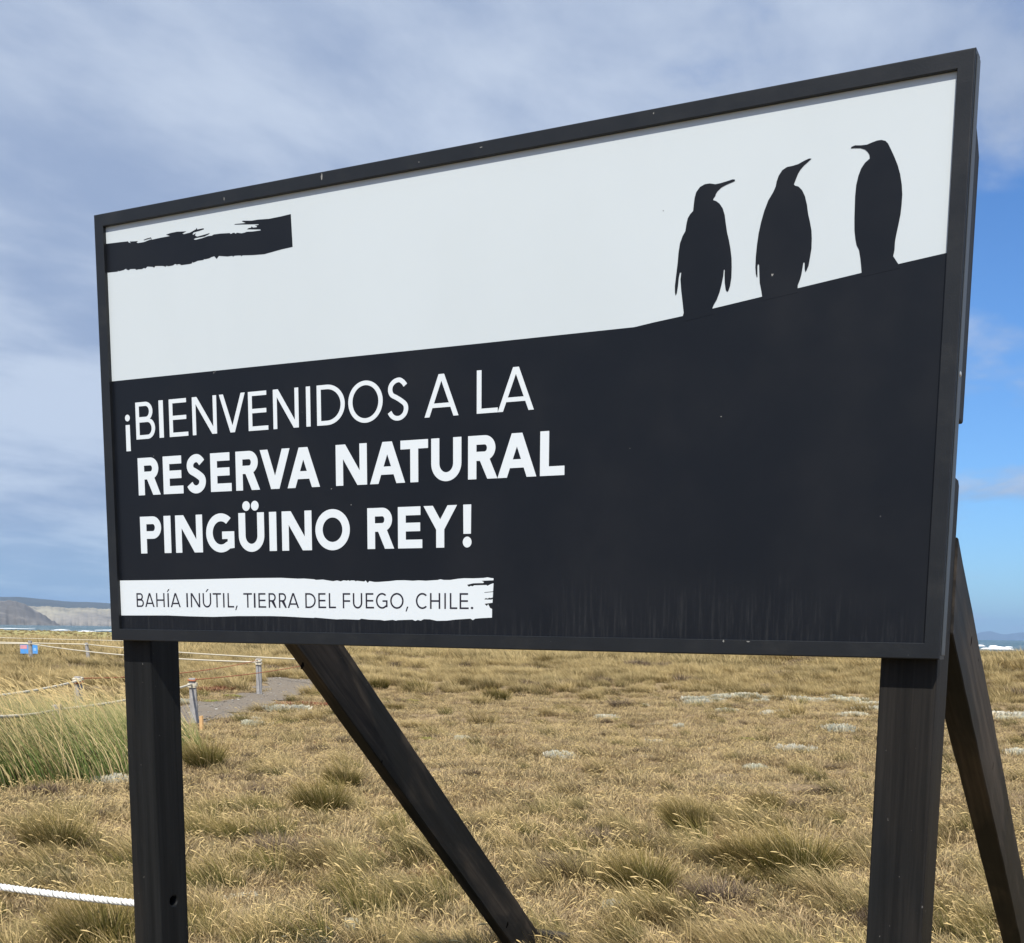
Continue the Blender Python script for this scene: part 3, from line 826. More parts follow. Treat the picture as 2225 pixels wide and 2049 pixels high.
def spline(P, n=7):
    out = []
    Q = [P[0]] + P + [P[-1]]
    for i in range(1, len(Q) - 2):
        p0, p1, p2, p3 = Q[i - 1], Q[i], Q[i + 1], Q[i + 2]
        for k in range(n):
            t_ = k / n
            out.append(tuple(0.5 * ((2 * p1[c]) + (-p0[c] + p2[c]) * t_ + (2 * p0[c] - 5 * p1[c] + 4 * p2[c] - p3[c]) * t_ ** 2 + (-p0[c] + 3 * p1[c] - 3 * p2[c] + p3[c]) * t_ ** 3) for c in (0, 1)))
    out.append(P[-1])
    return out


def glyph(ch, w, h, v, u):
    ov = 0.012 * h
    d = v * 1.10
    if ch in 'IÍ':
        lp = [[(0, 0), (w, 0), (w, h), (0, h)]]
        if ch == 'Í':
            lp.append([(w / 2 - .10 * h, 1.09 * h), (w / 2 - .02 * h, 1.09 * h), (w / 2 + .16 * h, 1.28 * h), (w / 2 + .03 * h, 1.28 * h)])
        return lp
    if ch == 'L':
        return [[(0, 0), (w, 0), (w, u), (v, u), (v, h), (0, h)]]
    if ch == 'E':
        k, mw = .495 * h, w * .93
        return [[(0, 0), (w, 0), (w, u), (v, u), (v, k - u * .42), (mw * .985, k - u * .42), (mw * .985, k + u * .58), (v, k + u * .58), (v, h - u), (mw, h - u), (mw, h), (0, h)]]
    if ch == 'F':
        k = .47 * h
        return [[(0, 0), (v, 0), (v, k - u * .4), (w * .97, k - u * .4), (w * .97, k + u * .6), (v, k + u * .6), (v, h - u), (w, h - u), (w, h), (0, h)]]
    if ch == 'T':
        a = w / 2
        return [[(a - v / 2, 0), (a + v / 2, 0), (a + v / 2, h - u), (w, h - u), (w, h), (0, h), (0, h - u), (a - v / 2, h - u)]]
    if ch == 'H':
        k = .5 * h
        return [[(0, 0), (v, 0), (v, k - u / 2), (w - v, k - u / 2), (w - v, 0), (w, 0), (w, h), (w - v, h), (w - v, k + u / 2), (v, k + u / 2), (v, h), (0, h)]]
    if ch == 'N':
        dv = v * 1.28
        yl = h * (1 - v / (w - dv)); yr = h * v / (w - dv)
        return [[(0, 0), (v * .97, 0), (v * .97, yl), (w - dv, 0), (w, 0), (w, h), (w - v * .97, h), (w - v * .97, yr), (dv, h), (0, h)]]
    if ch == 'V':
        a = d * .54
        yi = h * (1 - (w / 2 - d) / (w / 2 - a))
        return [[(w / 2 - a, 0), (w / 2 + a, 0), (w, h), (w - d, h), (w / 2, yi), (d, h), (0, h)]]
    if ch == 'A':
        a = d * .55; s = (w / 2 - a) / h
        y0 = .215 * h; y1 = y0 + u * .93
        X = lambda y_: d + s * y_
        yt = (w / 2 - d) / s
        return [[(0, 0), (d, 0), (X(y0), y0), (w - X(y0), y0), (w - d, 0), (w, 0), (w / 2 + a, h), (w / 2 - a, h)],
                [(X(y1), y1), (w / 2, yt), (w - X(y1), y1)]]
    if ch == 'Y':
        hm = .43 * h; a = v / 2; mm = (h - hm) / (w / 2 - a); yi = h - mm * (w / 2 - d * 1.06)
        return [[(w / 2 - a, 0), (w / 2 + a, 0), (w / 2 + a, hm), (w, h), (w - d * 1.06, h), (w / 2, yi), (d * 1.06, h), (0, h), (w / 2 - a, hm)]]
    if ch == 'O':
        return [arc(w / 2, h / 2, w / 2, h / 2 + ov, 0, 354, 58), arc(w / 2, h / 2, w / 2 - v, h / 2 + ov - u, 0, 354, 58)]
    if ch == 'C':
        c_ = w * .57; rx = w * .57
        return [arc(c_, h / 2, rx, h / 2 + ov, 46, 314, 44) + arc(c_, h / 2, rx - v, h / 2 + ov - u, 311, 49, 44)]
    if ch == 'G':
        c_ = w * .53; rx = w * .53
        out = arc(c_, h / 2, rx, h / 2 + ov, 48, 306, 44)
        inn = arc(c_, h / 2, rx - v, h / 2 + ov - u, 312 if v < .16 * h else 306, 50, 44)
        yb_ = .10 * h
        yin = inn[0][1] + .02 * h
        return [out + [(w, yb_), (w, .535 * h), (w * .57, .535 * h), (w * .57, .535 * h - u * .95), (w - v, .535 * h - u * .95), (w - v, yin)] + inn]
    if ch == 'S':
        P_ = [(.93, .845), (.80, .93), (.60, .995), (.34, .97), (.13, .87), (.075, .735), (.17, .615), (.40, .545), (.66, .46), (.90, .355), (.96, .23), (.87, .095), (.64, .005), (.38, .0), (.17, .06), (.03, .165)]
        bx, by, bw, bh = v / 2, u / 2 - ov, w - v, h - u + 2 * ov
        return [ribbon(spline([(bx + p[0] * bw, by + p[1] * bh) for p in P_]), v, u * 1.0)]
    if ch == 'D':
        s0 = w * .36
        return [[(0, 0)] + arc(s0, h / 2, w - s0, h / 2, -90, 90, 30) + [(0, h)],
                [(v, u)] + arc(s0, h / 2, w - s0 - v, h / 2 - u, -90, 90, 30) + [(v, h - u)]]
    if ch in 'PR':
        yb_ = (.395 if ch == 'P' else .42) * h
        bw = w if ch == 'P' else w * .93
        r_ = (h - yb_) / 2; c_ = (h + yb_) / 2
        s0 = bw - r_ * 1.03
        hole = [(v, yb_ + u)] + arc(s0, c_, bw - v - s0, r_ - u, -90, 90, 20) + [(v, h - u)]
        if ch == 'P':
            return [[(0, 0), (v, 0), (v, yb_)] + arc(s0, c_, bw - s0, r_, -90, 90, 24) + [(0, h)], hole]
        a0 = -62
        ar = arc(s0, c_, bw - s0, r_, a0, 90, 22)
        xl = max(v + .01 * h, .36 * w) if v < .16 * h else v + .12 * w
        return [[(0, 0), (v, 0), (v, yb_), (xl, yb_), (w - d * 1.08, 0), (w, 0)] + ar + [(0, h)], hole]
    if ch == 'B':
        k = .525 * h
        w1 = w * .89
        r1 = (h - k + u * .35) / 2; c1 = h - r1; r0 = (k + u * .35) / 2; c0 = r0
        s1 = w1 - r1 * 1.02; s0 = w - r0 * 1.02
        lo = [p for p in arc(s0, c0, w - s0, r0, -90, 90, 26) if p[1] < k]
        up = [p for p in arc(s1, c1, w1 - s1, r1, -90, 90, 26) if p[1] > k]
        return [[(0, 0)] + lo + up + [(0, h)],
                [(v, u)] + arc(s0, c0, w - s0 - v, r0 - u, -90, 90, 20) + [(v, 2 * r0 - u)],
                [(v, h - 2 * r1 + u * 1.02)] + arc(s1, c1, w1 - s1 - v, r1 - u, -88, 90, 20) + [(v, h - u)]]
    if ch in 'UÜÚ':
        r_ = min(w / 2, .42 * h)
        lp = [[(0, h)] + arc(w / 2, r_ - ov, w / 2, r_, 180, 360, 26) + [(w, h), (w - v, h)] + arc(w / 2, r_ - ov, w / 2 - v, r_ - u, 360, 180, 26) + [(v, h)]]
        if ch == 'Ü':
            lp += [arc(w * .315, 1.175 * h, .0142, .0138, 0, 345, 23), arc(w * .655, 1.175 * h, .0142, .0138, 0, 345, 23)]
        if ch == 'Ú':
            lp.append([(w / 2 - .10 * h, 1.09 * h), (w / 2 - .01 * h, 1.09 * h), (w / 2 + .19 * h, 1.28 * h), (w / 2 + .05 * h, 1.28 * h)])
        return lp
    if ch == '!':
        return [[(w * .03, .315 * h), (w * .97, .315 * h), (w, h), (0, h)], arc(w / 2, .12 * h, .0135, .0140, 0, 345, 23)]
    if ch == '¡':
        return [[(0, -.30 * h), (w, -.30 * h), (w * .97, .415 * h), (w * .03, .415 * h)], arc(w / 2, .605 * h, .0098, .0098, 0, 345, 23)]
    if ch == ',':
        return [[(0, -.18 * h), (w * .38, -.18 * h), (w, .13 * h), (w * .5, .13 * h)]]
    if ch == '.':
        return [arc(w / 2, .07 * h, w / 2, .07 * h, 0, 345, 23)]
    raise ValueError(ch)


LINES = [(2.1503, .1069, .0140, .0118), (1.9866, .1092, .0254, .0228), (1.8142, .1092, .0254, .0226), (1.6536, .0416, .0050, .0043)]
for ln, ch, x0, x1 in TEXT:
    z0, h, v, u = LINES[ln]
    w = x1 - x0
    if ch == '.':
        pass
    loops = [[(x0 + a, z0 + b_) for a, b_ in lp] for lp in glyph(ch, w, h, v, u)]
    flat_print('letter', loops, PF - (0.0007 if ln < 3 else 0.0012), M['letter'] if ln < 3 else M['ink'],
               parent=PANEL)

# ---- small chips and scuffs in the paint
M['chip'] = simple('bare_chip', (0.24, 0.24, 0.23), 0.8)
for X_, Y_, rx_, rz_, yf in ((1678, 597, .0035, .0025, PF - .0012), (1567, 905, .002, .0014, PF - .0012), (763, 1097, .0022, .0012, PF - .0012), (720, 1062, .002, .0014, PF - .0012), (1441, 458, .0016, .0012, PF - .0005),
                             (699, 384, .0030, .0085, -.0005), (487, 432, .0012, .006, -.0005), (910, 352, .0018, .0012, -.0005), (1572, 1393, .002, .003, -.0005), (1626, 1394, .005, .0016, -.0005), (1045, 320, .004, .001, -.0005), (1420, 246, .0014, .002, -.0005)):
    ry = photo_ray(X_, Y_); pk = CAM + ry * ((yf - CAM[1]) / ry[1]); rk = random.Random(X_)
    V = [(pk[0] + rx_ * rk.uniform(.5, 1.3) * math.cos(a_ * .698), yf, pk[2] + rz_ * rk.uniform(.5, 1.3) * math.sin(a_ * .698)) for a_ in range(9)]
    put('paint_chip', meshdata('paint_chip', V, [tuple(range(9))], [M['ink' if Y_ == 458 else 'chip']]), PANEL if yf > 0 else SIGN)

# ---- posts and braces


def post(x0, x1, y0, y1, hole=None):
    zc_, zt = 2.66, 2.70
    yn = y1 - 0.05
    prof = [(y0, -0.5), (y1, -0.5), (y1, 1.944), (y1 - .012, 1.956), (yn, 1.958), (yn, 2.082), (y1 - 0.004, 2.080), (y1, 2.086), (y1, zc_ - .01), (y1 - .02, zc_ + .012), (y1 - .055, zt), (y0, zt)]
    loops = [prof]
    if hole: loops.append(arc(hole[0], hole[1], .0165, .0165, 0, 345, 23))
    v, f = fill2d(loops, x1 - x0)
    # plane (a=y, b=z), thickness along x
    Wv = np.stack([(x0 + x1) / 2 + v[:, 2], v[:, 0], v[:, 1]], -1)
    o = put('post', meshdata('post', Wv, f, [M['post']]), SIGN)
    import bmesh
    bm = bmesh.new(); bm.from_mesh(o.data)
    bmesh.ops.remove_doubles(bm, verts=bm.verts, dist=1e-5)
    bmesh.ops.recalc_face_normals(bm, faces=bm.faces)
    bmesh.ops.dissolve_limit(bm, angle_limit=0.01, verts=bm.verts, edges=bm.edges)
    bm.to_mesh(o.data); bm.free()
    bevel(o, 0.004, 2, 50)
    return o


PL = post(-0.006, 0.1135, 0.0505, 0.170, hole=(0.109, 0.709))
PR = post(2.3935, 2.522, 0.0505, 0.185)


BRM = []


def brace(x0, x1, pl0, pl1, pu0, bottom=-0.35, top_y=0.171):
    """board on edge: pl0-pl1 lower edge in (y, z), pu0 a point of the upper edge"""
    a = np.array(pl0); b_ = np.array(pl1); u = (b_ - a) / np.linalg.norm(b_ - a)
    n = np.array([-u[1], u[0]]); n = n if n[1] > 0 else -n
    wd = float(np.dot(np.array(pu0) - a, n))
    # run from the back of the post to below the ground; both ends cut square to the post / ground
    def on(p, y=None, z=None):
        t_ = (y - p[0]) / u[0] if y is not None else (z - p[1]) / u[1]
        return p + u * t_
    q0, q1 = on(a, y=top_y), on(a, z=bottom)
    q3, q2 = on(a + n * wd, y=top_y), on(a + n * wd, z=bottom)
    ang = math.atan2(u[0], -u[1])                 # tilt from vertical
    base = on(a, z=0.0)
    P4 = [q0, q1, q2, q3]
    V = []
    for xx in (x0, x1):
        for p in P4:
            V.append((xx, p[0], p[1]))
    F = [(0, 1, 2, 3), (7, 6, 5, 4), (0, 4, 5, 1), (1, 5, 6, 2), (2, 6, 7, 3), (3, 7, 4, 0)]
    # local frame with z along the board so the grain runs along it
    org = Vector(((x0 + x1) / 2, base[0], base[1]))
    rot = Matrix.Rotation(ang, 4, 'X')
    inv_ = rot.inverted()
    Vl = [inv_ @ (Vector(v_) - org) for v_ in V]
    me = meshdata('brace', np.array(Vl), F, [M['brace']])
    import bmesh
    bm = bmesh.new(); bm.from_mesh(me)
    bmesh.ops.recalc_face_normals(bm, faces=bm.faces)
    longe = [e for e in bm.edges if e.calc_length() > 0.6]
    bmesh.ops.subdivide_edges(bm, edges=longe, cuts=40, use_grid_fill=True)
    r_ = random.Random(5)
    for v_ in bm.verts:
        v_.co += Vector((r_.uniform(-1, 1), r_.uniform(-1, 1), 0)) * 0.0009
    bm.to_mesh(me); bm.free()
    o = bpy.data.objects.new('brace', me); COL.objects.link(o)
    o.parent = SIGN
    o.matrix_local = Matrix.Translation(org - SIGN.location) @ rot
    BRM.append((o, Matrix.Translation(org) @ rot))
    bevel(o, 0.003, 1, 50)
    return o


B1 = brace(0.062, 0.122 + 0.0, (0.741, 1.531), (2.265, 0.114), (1.017, 1.530))
B2 = brace(2.457, 2.5265, (0.186, 1.607), (1.977, 0.466), (0.465, 1.652), top_y=0.186)
# ground stakes that hold the foot of each brace
for bx_, by_, lb in ((0.03, 2.665, None), (2.42, 3.42, None)):
    V, F = box(bx_, bx_ + 0.2, by_, by_ + 0.07, -0.3, 0.055)
    bevel(put('anchor_block', meshdata('anchor_block', V, F, [M['brace']]), SIGN), 0.006, 1)

# dark knots and nail holes on the side faces of the braces
M['knot'] = simple('dark_knot', (0.003, 0.0025, 0.002), 0.9, 0.05)
for xf, X_, Y_, ra, rb, br in ((2.5265, 2111, 1393, .017, .011, B2), (2.5265, 2126.5, 1434, .0035, .003, B2), (2.5265, 2158, 1665, .012, .004, B2), (2.5265, 2190, 1760, .004, .004, B2),
                               (0.122, 1103, 2006, .022, .012, B1), (0.122, 830, 1655, .006, .005, B1), (0.122, 657, 1447, .012, .010, B1)):
    ry = photo_ray(X_, Y_); pk = CAM + ry * ((xf + .0006 - CAM[0]) / ry[0])
    rk = random.Random(X_)
    V = [(pk[0], pk[1], pk[2])] + [(pk[0] - .0003, pk[1] + rb * rk.uniform(.7, 1.3) * math.cos(a_ * .449) * 1.0 + .3 * ra * math.sin(a_ * .449), pk[2] + ra * rk.uniform(.75, 1.25) * math.sin(a_ * .449)) for a_ in range(14)]
    F = [(0, 1 + k, 1 + (k + 1) % 14) for k in range(14)]
    o = bpy.data.objects.new('knot', meshdata('knot', V, F, [M['knot']])); COL.objects.link(o)
    o.parent = br; o.matrix_parent_inverse = dict((a_.name, m_) for a_, m_ in BRM)[br.name].inverted()

# ------------------------------------------------------------------ near white rope
ROPE = empty('white_rope', (-0.006, 0.109, 0.709), 'thick white twisted rope tied to the sign\'s left post', 'rope')
rend = CAM + photo_ray(0, 1921) / np.linalg.norm(photo_ray(0, 1921)) * 4.78
A0 = Vector((-0.012, 0.109, 0.684)); A1 = Vector(rend)
dirv = A1 - A0
pts = []
Ltot = dirv.length * 1.75
nseg = int(Ltot / 0.006)
for i in range(nseg + 1):
    s = i / nseg * 1.75
    p = A0 + dirv * s
    p.z -= 0.010 * (1 - (2 * s / 1.75 - 1) ** 2)
    pts.append(p)
RR = 0.0072; RO = 0.0062; PITCHL = 0.060
axis = dirv.normalized()
na_ = axis.cross(Vector((0, 0, 1))).normalized(); nb_ = axis.cross(na_).normalized()


def strand(off, rad, ro):
    out = []
    for i, p in enumerate(pts):
        a = 2 * math.pi * (i * Ltot / nseg) / PITCHL + off
        out.append(p + (na_ * math.cos(a) + nb_ * math.sin(a)) * ro)
    V, F = tube(out, rad, 7)
    return V, F


for k in range(3):
    V, F = strand(2 * math.pi * k / 3, RR, RO)
    s_ = put('strand', meshdata('strand', V, F, [M['rope']], True), ROPE)
V, F = strand(0.02, 0.0011, RO + RR - 0.0006)
put('tracer_yarn', meshdata('tracer_yarn', V, F, [M['tracer']], True), ROPE)
# knot against the post, rope end hanging down
kp = []
for i in range(15):
    a = i / 14 * 2 * math.pi * 1.15
    kp.append(Vector((-0.020 + 0.004 * math.sin(a * 2), 0.109 + 0.020 * math.cos(a), 0.683 + 0.020 * math.sin(a))))
V, F = tube(kp, 0.0105, 10); put('knot', meshdata('knot', V, F, [M['rope']], True), ROPE)
V, F = tube([Vector((-0.022, 0.092, 0.700)), Vector((-0.021, 0.092, 0.675)), Vector((-0.020, 0.094, 0.655)), Vector((-0.021, 0.095, 0.628))], [.011, .0105, .0105, .012], 10)
put('rope_end', meshdata('rope_end', V, F, [M['rope']], True), ROPE)
V, F = tube([Vector((-0.02, 0.109, 0.700)), Vector((-0.003, 0.109, 0.706)), Vector((0.05, 0.109, 0.708)), Vector((0.085, 0.109, 0.703))], .0095, 8)
put('rope_tail', meshdata('rope_tail', V, F, [M['tracer']], True), ROPE)

# ------------------------------------------------------------------ rope fence posts


def fence_post(X, dist, ztop, rad, label, wraps=(), lean=0.0, seed=0):
    p = bearing(X, dist)
    z0 = float(ground_h(p[0], p[1]))
    r_ = random.Random(seed)
    root = empty('rope_post', (p[0], p[1], z0), label, 'post', 'weathered posts of the rope fence')
    n = 12; V = []; F = []
    zs = [-0.3, 0.0, 0.2, 0.4, 0.6, 0.8, 0.93, 0.985, 1.0]
    for zi, u in enumerate(zs):
        zz_ = z0 + (ztop - z0) * u if u > 0 else z0 + u
        rr_ = rad * (1.08 - 0.12 * max(u, 0)) * (0.86 if u > 0.99 else 1)
        for k in range(n):
            a = 2 * math.pi * k / n
            w_ = 1 + 0.06 * math.sin(3 * a + seed) + 0.04 * math.sin(5 * a + u * 5 + seed * 2)
            V.append((p[0] + rr_ * w_ * math.cos(a) + lean * u * 0.1, p[1] + rr_ * w_ * math.sin(a), zz_))
    for i in range(len(zs) - 1):
        for k in range(n):
            F.append((i * n + k, i * n + (k + 1) % n, (i + 1) * n + (k + 1) % n, (i + 1) * n + k))
    F.append(tuple((len(zs) - 1) * n + k for k in range(n)))
    put('shaft', meshdata('shaft', V, F, [M['greypost']]), root)
    top = Vector((p[0] + lean * 0.1, p[1], ztop))
    for dz, mm_, turns in wraps:
        pts_ = []
        for i in range(14 * turns + 1):
            a = 2 * math.pi * i / 14
            pts_.append(Vector((top.x + (rad + .012) * math.cos(a), top.y + (rad + .012) * math.sin(a), ztop + dz - 0.024 * i / 14)))
        V, F = tube(pts_, 0.013, 6)
        put('rope_wrap', meshdata('rope_wrap', V, F, [M[mm_]], True), root)
    return top


w2 = ((-0.02, 'twine', 1), (-0.085, 'oldrope', 3))
p561 = fence_post(560, 30.8, 0.868, 0.066, 'grey rope post standing where the gravel path bends', ((-0.03, 'oldrope', 2), (-0.10, 'oldrope', 2)), seed=1)
p418 = fence_post(417, 22.3, 0.722, 0.062, 'grey rope post right beside the sign\'s left leg, by a small pine stake', w2, lean=-0.3, seed=2)
p165 = fence_post(164, 21.0, 0.795, 0.062, 'grey rope post rising behind the tall green grass', ((-0.02, 'oldrope', 2), (-0.08, 'twine', 1)), seed=3)
p115 = fence_post(115, 15.4, 0.685, 0.060, 'short grey rope post almost swallowed by the tall green grass', seed=4)
p63 = fence_post(63, 54.0, 0.95, 0.078, 'grey rope post in front of the blue information board', ((-0.12, 'oldrope', 1),), seed=5)
p190 = fence_post(190, 56.0, 0.86, 0.072, 'distant grey rope post right of the blue board, leaning slightly', ((-0.06, 'oldrope', 1),), lean=-1.2, seed=6)
p690 = fence_post(690, 33.5, 0.80, 0.066, 'grey rope post hidden behind the sign\'s left brace', seed=7)
pa = fence_post(-70, 16.0, 0.79, 0.062, 'grey rope post just past the left edge of the picture, near the tall grass', seed=8)
pb = fence_post(-60, 13.2, 0.77, 0.062, 'grey rope post nearest the viewer past the left edge', seed=9)
pc = fence_post(-400, 62.0, 0.95, 0.07, 'far grey rope post well past the left edge', seed=10)
pd = fence_post(-420, 70.0, 0.95, 0.07, 'farthest grey rope post past the left edge', seed=11)
pe = fence_post(-300, 82.0, 0.95, 0.07, 'lone far rope post on the back fence line past the left edge', seed=12)
pf = fence_post(330, 75.0, 0.76, 0.07, 'far rope post hidden behind the sign\'s left post', seed=13)


def span(a, b_, r, mm_, label, sag=0.05, dza=-0.08, dzb=-0.08, group='ropes strung between the grey posts'):
    a = Vector(a) + Vector((0, 0, dza)); b_ = Vector(b_) + Vector((0, 0, dzb))
    n = 26
    P_ = []
    for i in range(n + 1):
        u = i / n
        p = a.lerp(b_, u); p.z -= sag * 4 * u * (1 - u)
        P_.append(p)
    V, F = tube(P_, r, 6)
    me = meshdata('rope', V, F, [M[mm_]], True)
    return tag(put('rope', me), label, 'rope', group)


span(p63, p561, 0.020, 'oldrope', 'pale rope from the post at the blue board to the post at the path bend', 0.12, -0.12, -0.09)
span(pc, p63, 0.022, 'oldrope', 'pale rope running left from the post in front of the blue board', 0.05, -0.08, -0.12)
span(p190, p690, 0.020, 'oldrope', 'pale rope from the distant leaning post to behind the sign brace', 0.06, -0.06, -0.02)
span(pd, p190, 0.022, 'oldrope', 'pale rope running left from the distant leaning post', 0.03, -0.08, -0.06)
span(pe, pf, 0.020, 'oldrope', 'thin farthest pale rope crossing above the blue board', 0.03, -0.03, -0.02)
span(p165, pa, 0.018, 'oldrope', 'pale rope from the post in the tall grass to the left edge', 0.03, -0.07, -0.06)
span(p418, p115, 0.018, 'oldrope', 'low pale rope from the post beside the sign leg down to the tall grass', 0.05, -0.10, -0.06)
span(p115, pb, 0.018, 'oldrope', 'low pale rope inside the tall green grass at the left edge', 0.03, -0.06, -0.06)
span(p165, p561, 0.0085, 'twine', 'orange twine from the post in the tall grass to the post at the path bend', 0.10, -0.03, -0.04)
span(p418, p690, 0.0085, 'twine', 'orange twine from the post beside the sign leg to behind the brace', 0.05, -0.03, -0.08)

# pine stake
p = bearing(431, 20.4); z0 = float(ground_h(p[0], p[1]))
V, F = box(p[0] - .028, p[0] + .028, p[1] - .02, p[1] + .02, z0 - .2, z0 + 0.245)
V[4] = (V[4][0], V[4][1], V[4][2] - .015); V[7] = (V[7][0], V[7][1], V[7][2] - .015)
bevel(tag(put('wooden_stake', meshdata('wooden_stake', V, F, [M['stake']])), 'short fresh pine stake at the foot of the grey post beside the sign leg', 'stake'), 0.004, 1)

# blue information board
M['blue'] = simple('blue_board', (0.10, 0.36, 0.80), 0.5, 0.4, 0.08, 3)
M['redp'] = simple('red_print', (0.70, 0.34, 0.38), 0.6, 0.3, 0.2, 12)
M['paleblue'] = simple('pale_blue_print', (0.32, 0.56, 0.88), 0.6)
M['darkleg'] = simple('dark_leg_paint', (0.02, 0.02, 0.022), 0.6)
bl = bearing(41, 57.5); br_ = bearing(79, 57.5)
bc = (bl + br_) / 2
BB = empty('information_board', (bc[0], bc[1], float(ground_h(bc[0], bc[1]))), 'small blue information board with a red corner behind a grey rope post', 'sign')
ex = (br_ - bl)[:2]; bw = np.linalg.norm(ex); ex /= bw; ey = np.array([-ex[1], ex[0]])


def bbx(name, a0, a1, d0, d1, z0_, z1_, mt, parent=BB):
    V, F = box(a0, a1, d0, d1, z0_, z1_)
    V = [(bc[0] + ex[0] * v_[0] + ey[0] * v_[1], bc[1] + ex[1] * v_[0] + ey[1] * v_[1], v_[2]) for v_ in V]
    return put(name, meshdata(name, V, F, [mt]), parent)


brd = bbx('board', -bw / 2, bw / 2, 0, 0.03, 0.36, 0.735, M['blue'])
bbx('printed_patch', -bw / 2 + .01, -bw / 2 + .27, -0.004, -0.001, 0.56, 0.715, M['redp'], brd)
bbx('printed_patch', .18, bw / 2 - .06, -0.004, -0.001, 0.48, 0.60, M['paleblue'], brd)
for lx in (-bw / 2 + .10, bw / 2 - .16):
    bbx('leg', lx, lx + .09, 0.03, 0.09, -0.25, 0.40, M['darkleg'])

for X, D_, hh, lb in ((62, 175, .75, 'tiny pale marker stake near the shore above the blue board'), (168, 160, .8, 'tiny pale marker stake near the shore left of the sign frame'), (232, 150, .8, 'tiny pale marker stake close to the sign frame\'s lower left corner')):
    p = bearing(X, D_); z0 = float(ground_h(p[0], p[1]))
    V, F = tube([Vector((p[0], p[1], z0 - .2)), Vector((p[0], p[1], z0 + hh * .5)), Vector((p[0] + .02, p[1], z0 + hh))], [.05, .045, .04], 7)
    tag(put('marker_stake', meshdata('marker_stake', V, F, [M['oldrope']])), lb, 'stake', 'pale marker stakes near the shore')

# ------------------------------------------------------------------ vegetation
WIND = math.atan2(-0.20, -0.98)          # blades lean towards the viewer's left


def blades(n, r, length, width, lean0, lean1, windy, seed, segs=3, root=None, fan=0.0, wind=WIND, dome=0.0, tipw=0.12):
    """many curved blades as one mesh. length/lean: (min, max). Attribute 'blade' = (own tone, height along blade, -)"""
    g_ = np.random.default_rng(seed)
    if root is None:
        a = g_.uniform(0, 2 * np.pi, n); q_ = r * np.sqrt(g_.uniform(0, 1, n))
        rx, ry = q_ * np.cos(a), q_ * np.sin(a)
        rz = np.zeros(n) - 0.01
    else:
        rx, ry, rz = root
        a = g_.uniform(0, 2 * np.pi, n); q_ = np.hypot(rx, ry)
    out = np.arctan2(ry, rx)
    # heading: mix of outward fan and wind
    hx_ = windy * math.cos(wind) + fan * np.cos(out) * (q_ / max(r, 1e-6)) + g_.normal(0, 0.35, n)
    hy_ = windy * math.sin(wind) + fan * np.sin(out) * (q_ / max(r, 1e-6)) + g_.normal(0, 0.35, n)
    az = np.arctan2(hy_, hx_)
    L = g_.uniform(*length, n)
    if dome: L = L * (1 - dome * (q_ / max(r, 1e-6)) ** 2)
    t0 = g_.uniform(lean0[0], lean0[1], n); t1 = g_.uniform(lean1[0], lean1[1], n)
    W = g_.uniform(0.65, 1.3, n) * width
    pw = az + np.pi / 2 + g_.normal(0, 0.6, n)
    wx, wy = np.cos(pw), np.sin(pw)
    P = np.stack([rx, ry, rz], -1)
    V = []; H = []
    for s in range(segs + 1):
        u = s / segs
        ww = W * (1 - (1 - tipw) * u ** 1.5) * 0.5
        off = np.stack([wx * ww, wy * ww, np.zeros(n)], -1)
        V.append(P - off); V.append(P + off); H += [u, u]
        th = t0 + (t1 - t0) * u
        st = L / segs
        P = P + np.stack([np.cos(az) * np.sin(th) * st, np.sin(az) * np.sin(th) * st, np.cos(th) * st], -1)
    V = np.stack(V, 1)                         # n, 2(segs+1), 3
    k = 2 * (segs + 1)
    base = (np.arange(n) * k)[:, None, None]
    q4 = np.array([[2 * s, 2 * s + 1, 2 * s + 3, 2 * s + 2] for s in range(segs)])[None]
    F = (base + q4).reshape(-1, 4)
    tone_ = g_.uniform(0, 1, n)
    at = np.zeros((n, k, 3), np.float32)
    at[:, :, 0] = tone_[:, None]; at[:, :, 1] = np.array(H)[None]
    return V.reshape(-1, 3), F, at.reshape(-1, 3)


def seedheads(n, r, length, seed, head=0.05, hw=0.0045, windy=1.3, wind=WIND, lean=(0.45, 1.22), stem=0.0013):
    """thin culms that end in a flattened, drooping straw spike"""
    g_ = np.random.default_rng(seed)
    V, F = [], []
    for i in range(n):
        a = g_.uniform(0, 6.28); q_ = r * math.sqrt(g_.uniform()); p = np.array([q_ * math.cos(a), q_ * math.sin(a), 0.0])
        az = wind + g_.normal(0, 0.42); L = g_.uniform(*length)
        t0, t1 = lean[0] + g_.normal(0, .15), lean[1] + g_.normal(0, .18)
        segs = 5; path = [p.copy()]
        for s in range(segs):
            th = t0 + (t1 - t0) * (s / segs) ** 1.3
            p = p + np.array([math.cos(az) * math.sin(th), math.sin(az) * math.sin(th), math.cos(th)]) * L / segs
            path.append(p.copy())
        th = t1 + 0.05
        for s in range(3):
            p = p + np.array([math.cos(az) * math.sin(th), math.sin(az) * math.sin(th), math.cos(th)]) * head / 3
            th += 0.05
            path.append(p.copy())
        rad = [stem] * (segs) + [stem * 1.2, hw, hw * 0.9, stem * 0.6]
        b0 = len(V)
        for pp, rr_ in zip(path, rad):
            for k in range(3):
                aa_ = 2 * math.pi * k / 3 + az
                V.append((pp[0] - math.sin(az) * rr_ * math.cos(aa_) , pp[1] + math.cos(az) * rr_ * math.cos(aa_), pp[2] + rr_ * math.sin(aa_)))
        m_ = len(path)
        for s in range(m_ - 1):
            for k in range(3):
                F.append((b0 + s * 3 + k, b0 + s * 3 + (k + 1) % 3, b0 + s * 3 + 3 + (k + 1) % 3, b0 + s * 3 + 3 + k))
    return np.array(V), np.array(F)


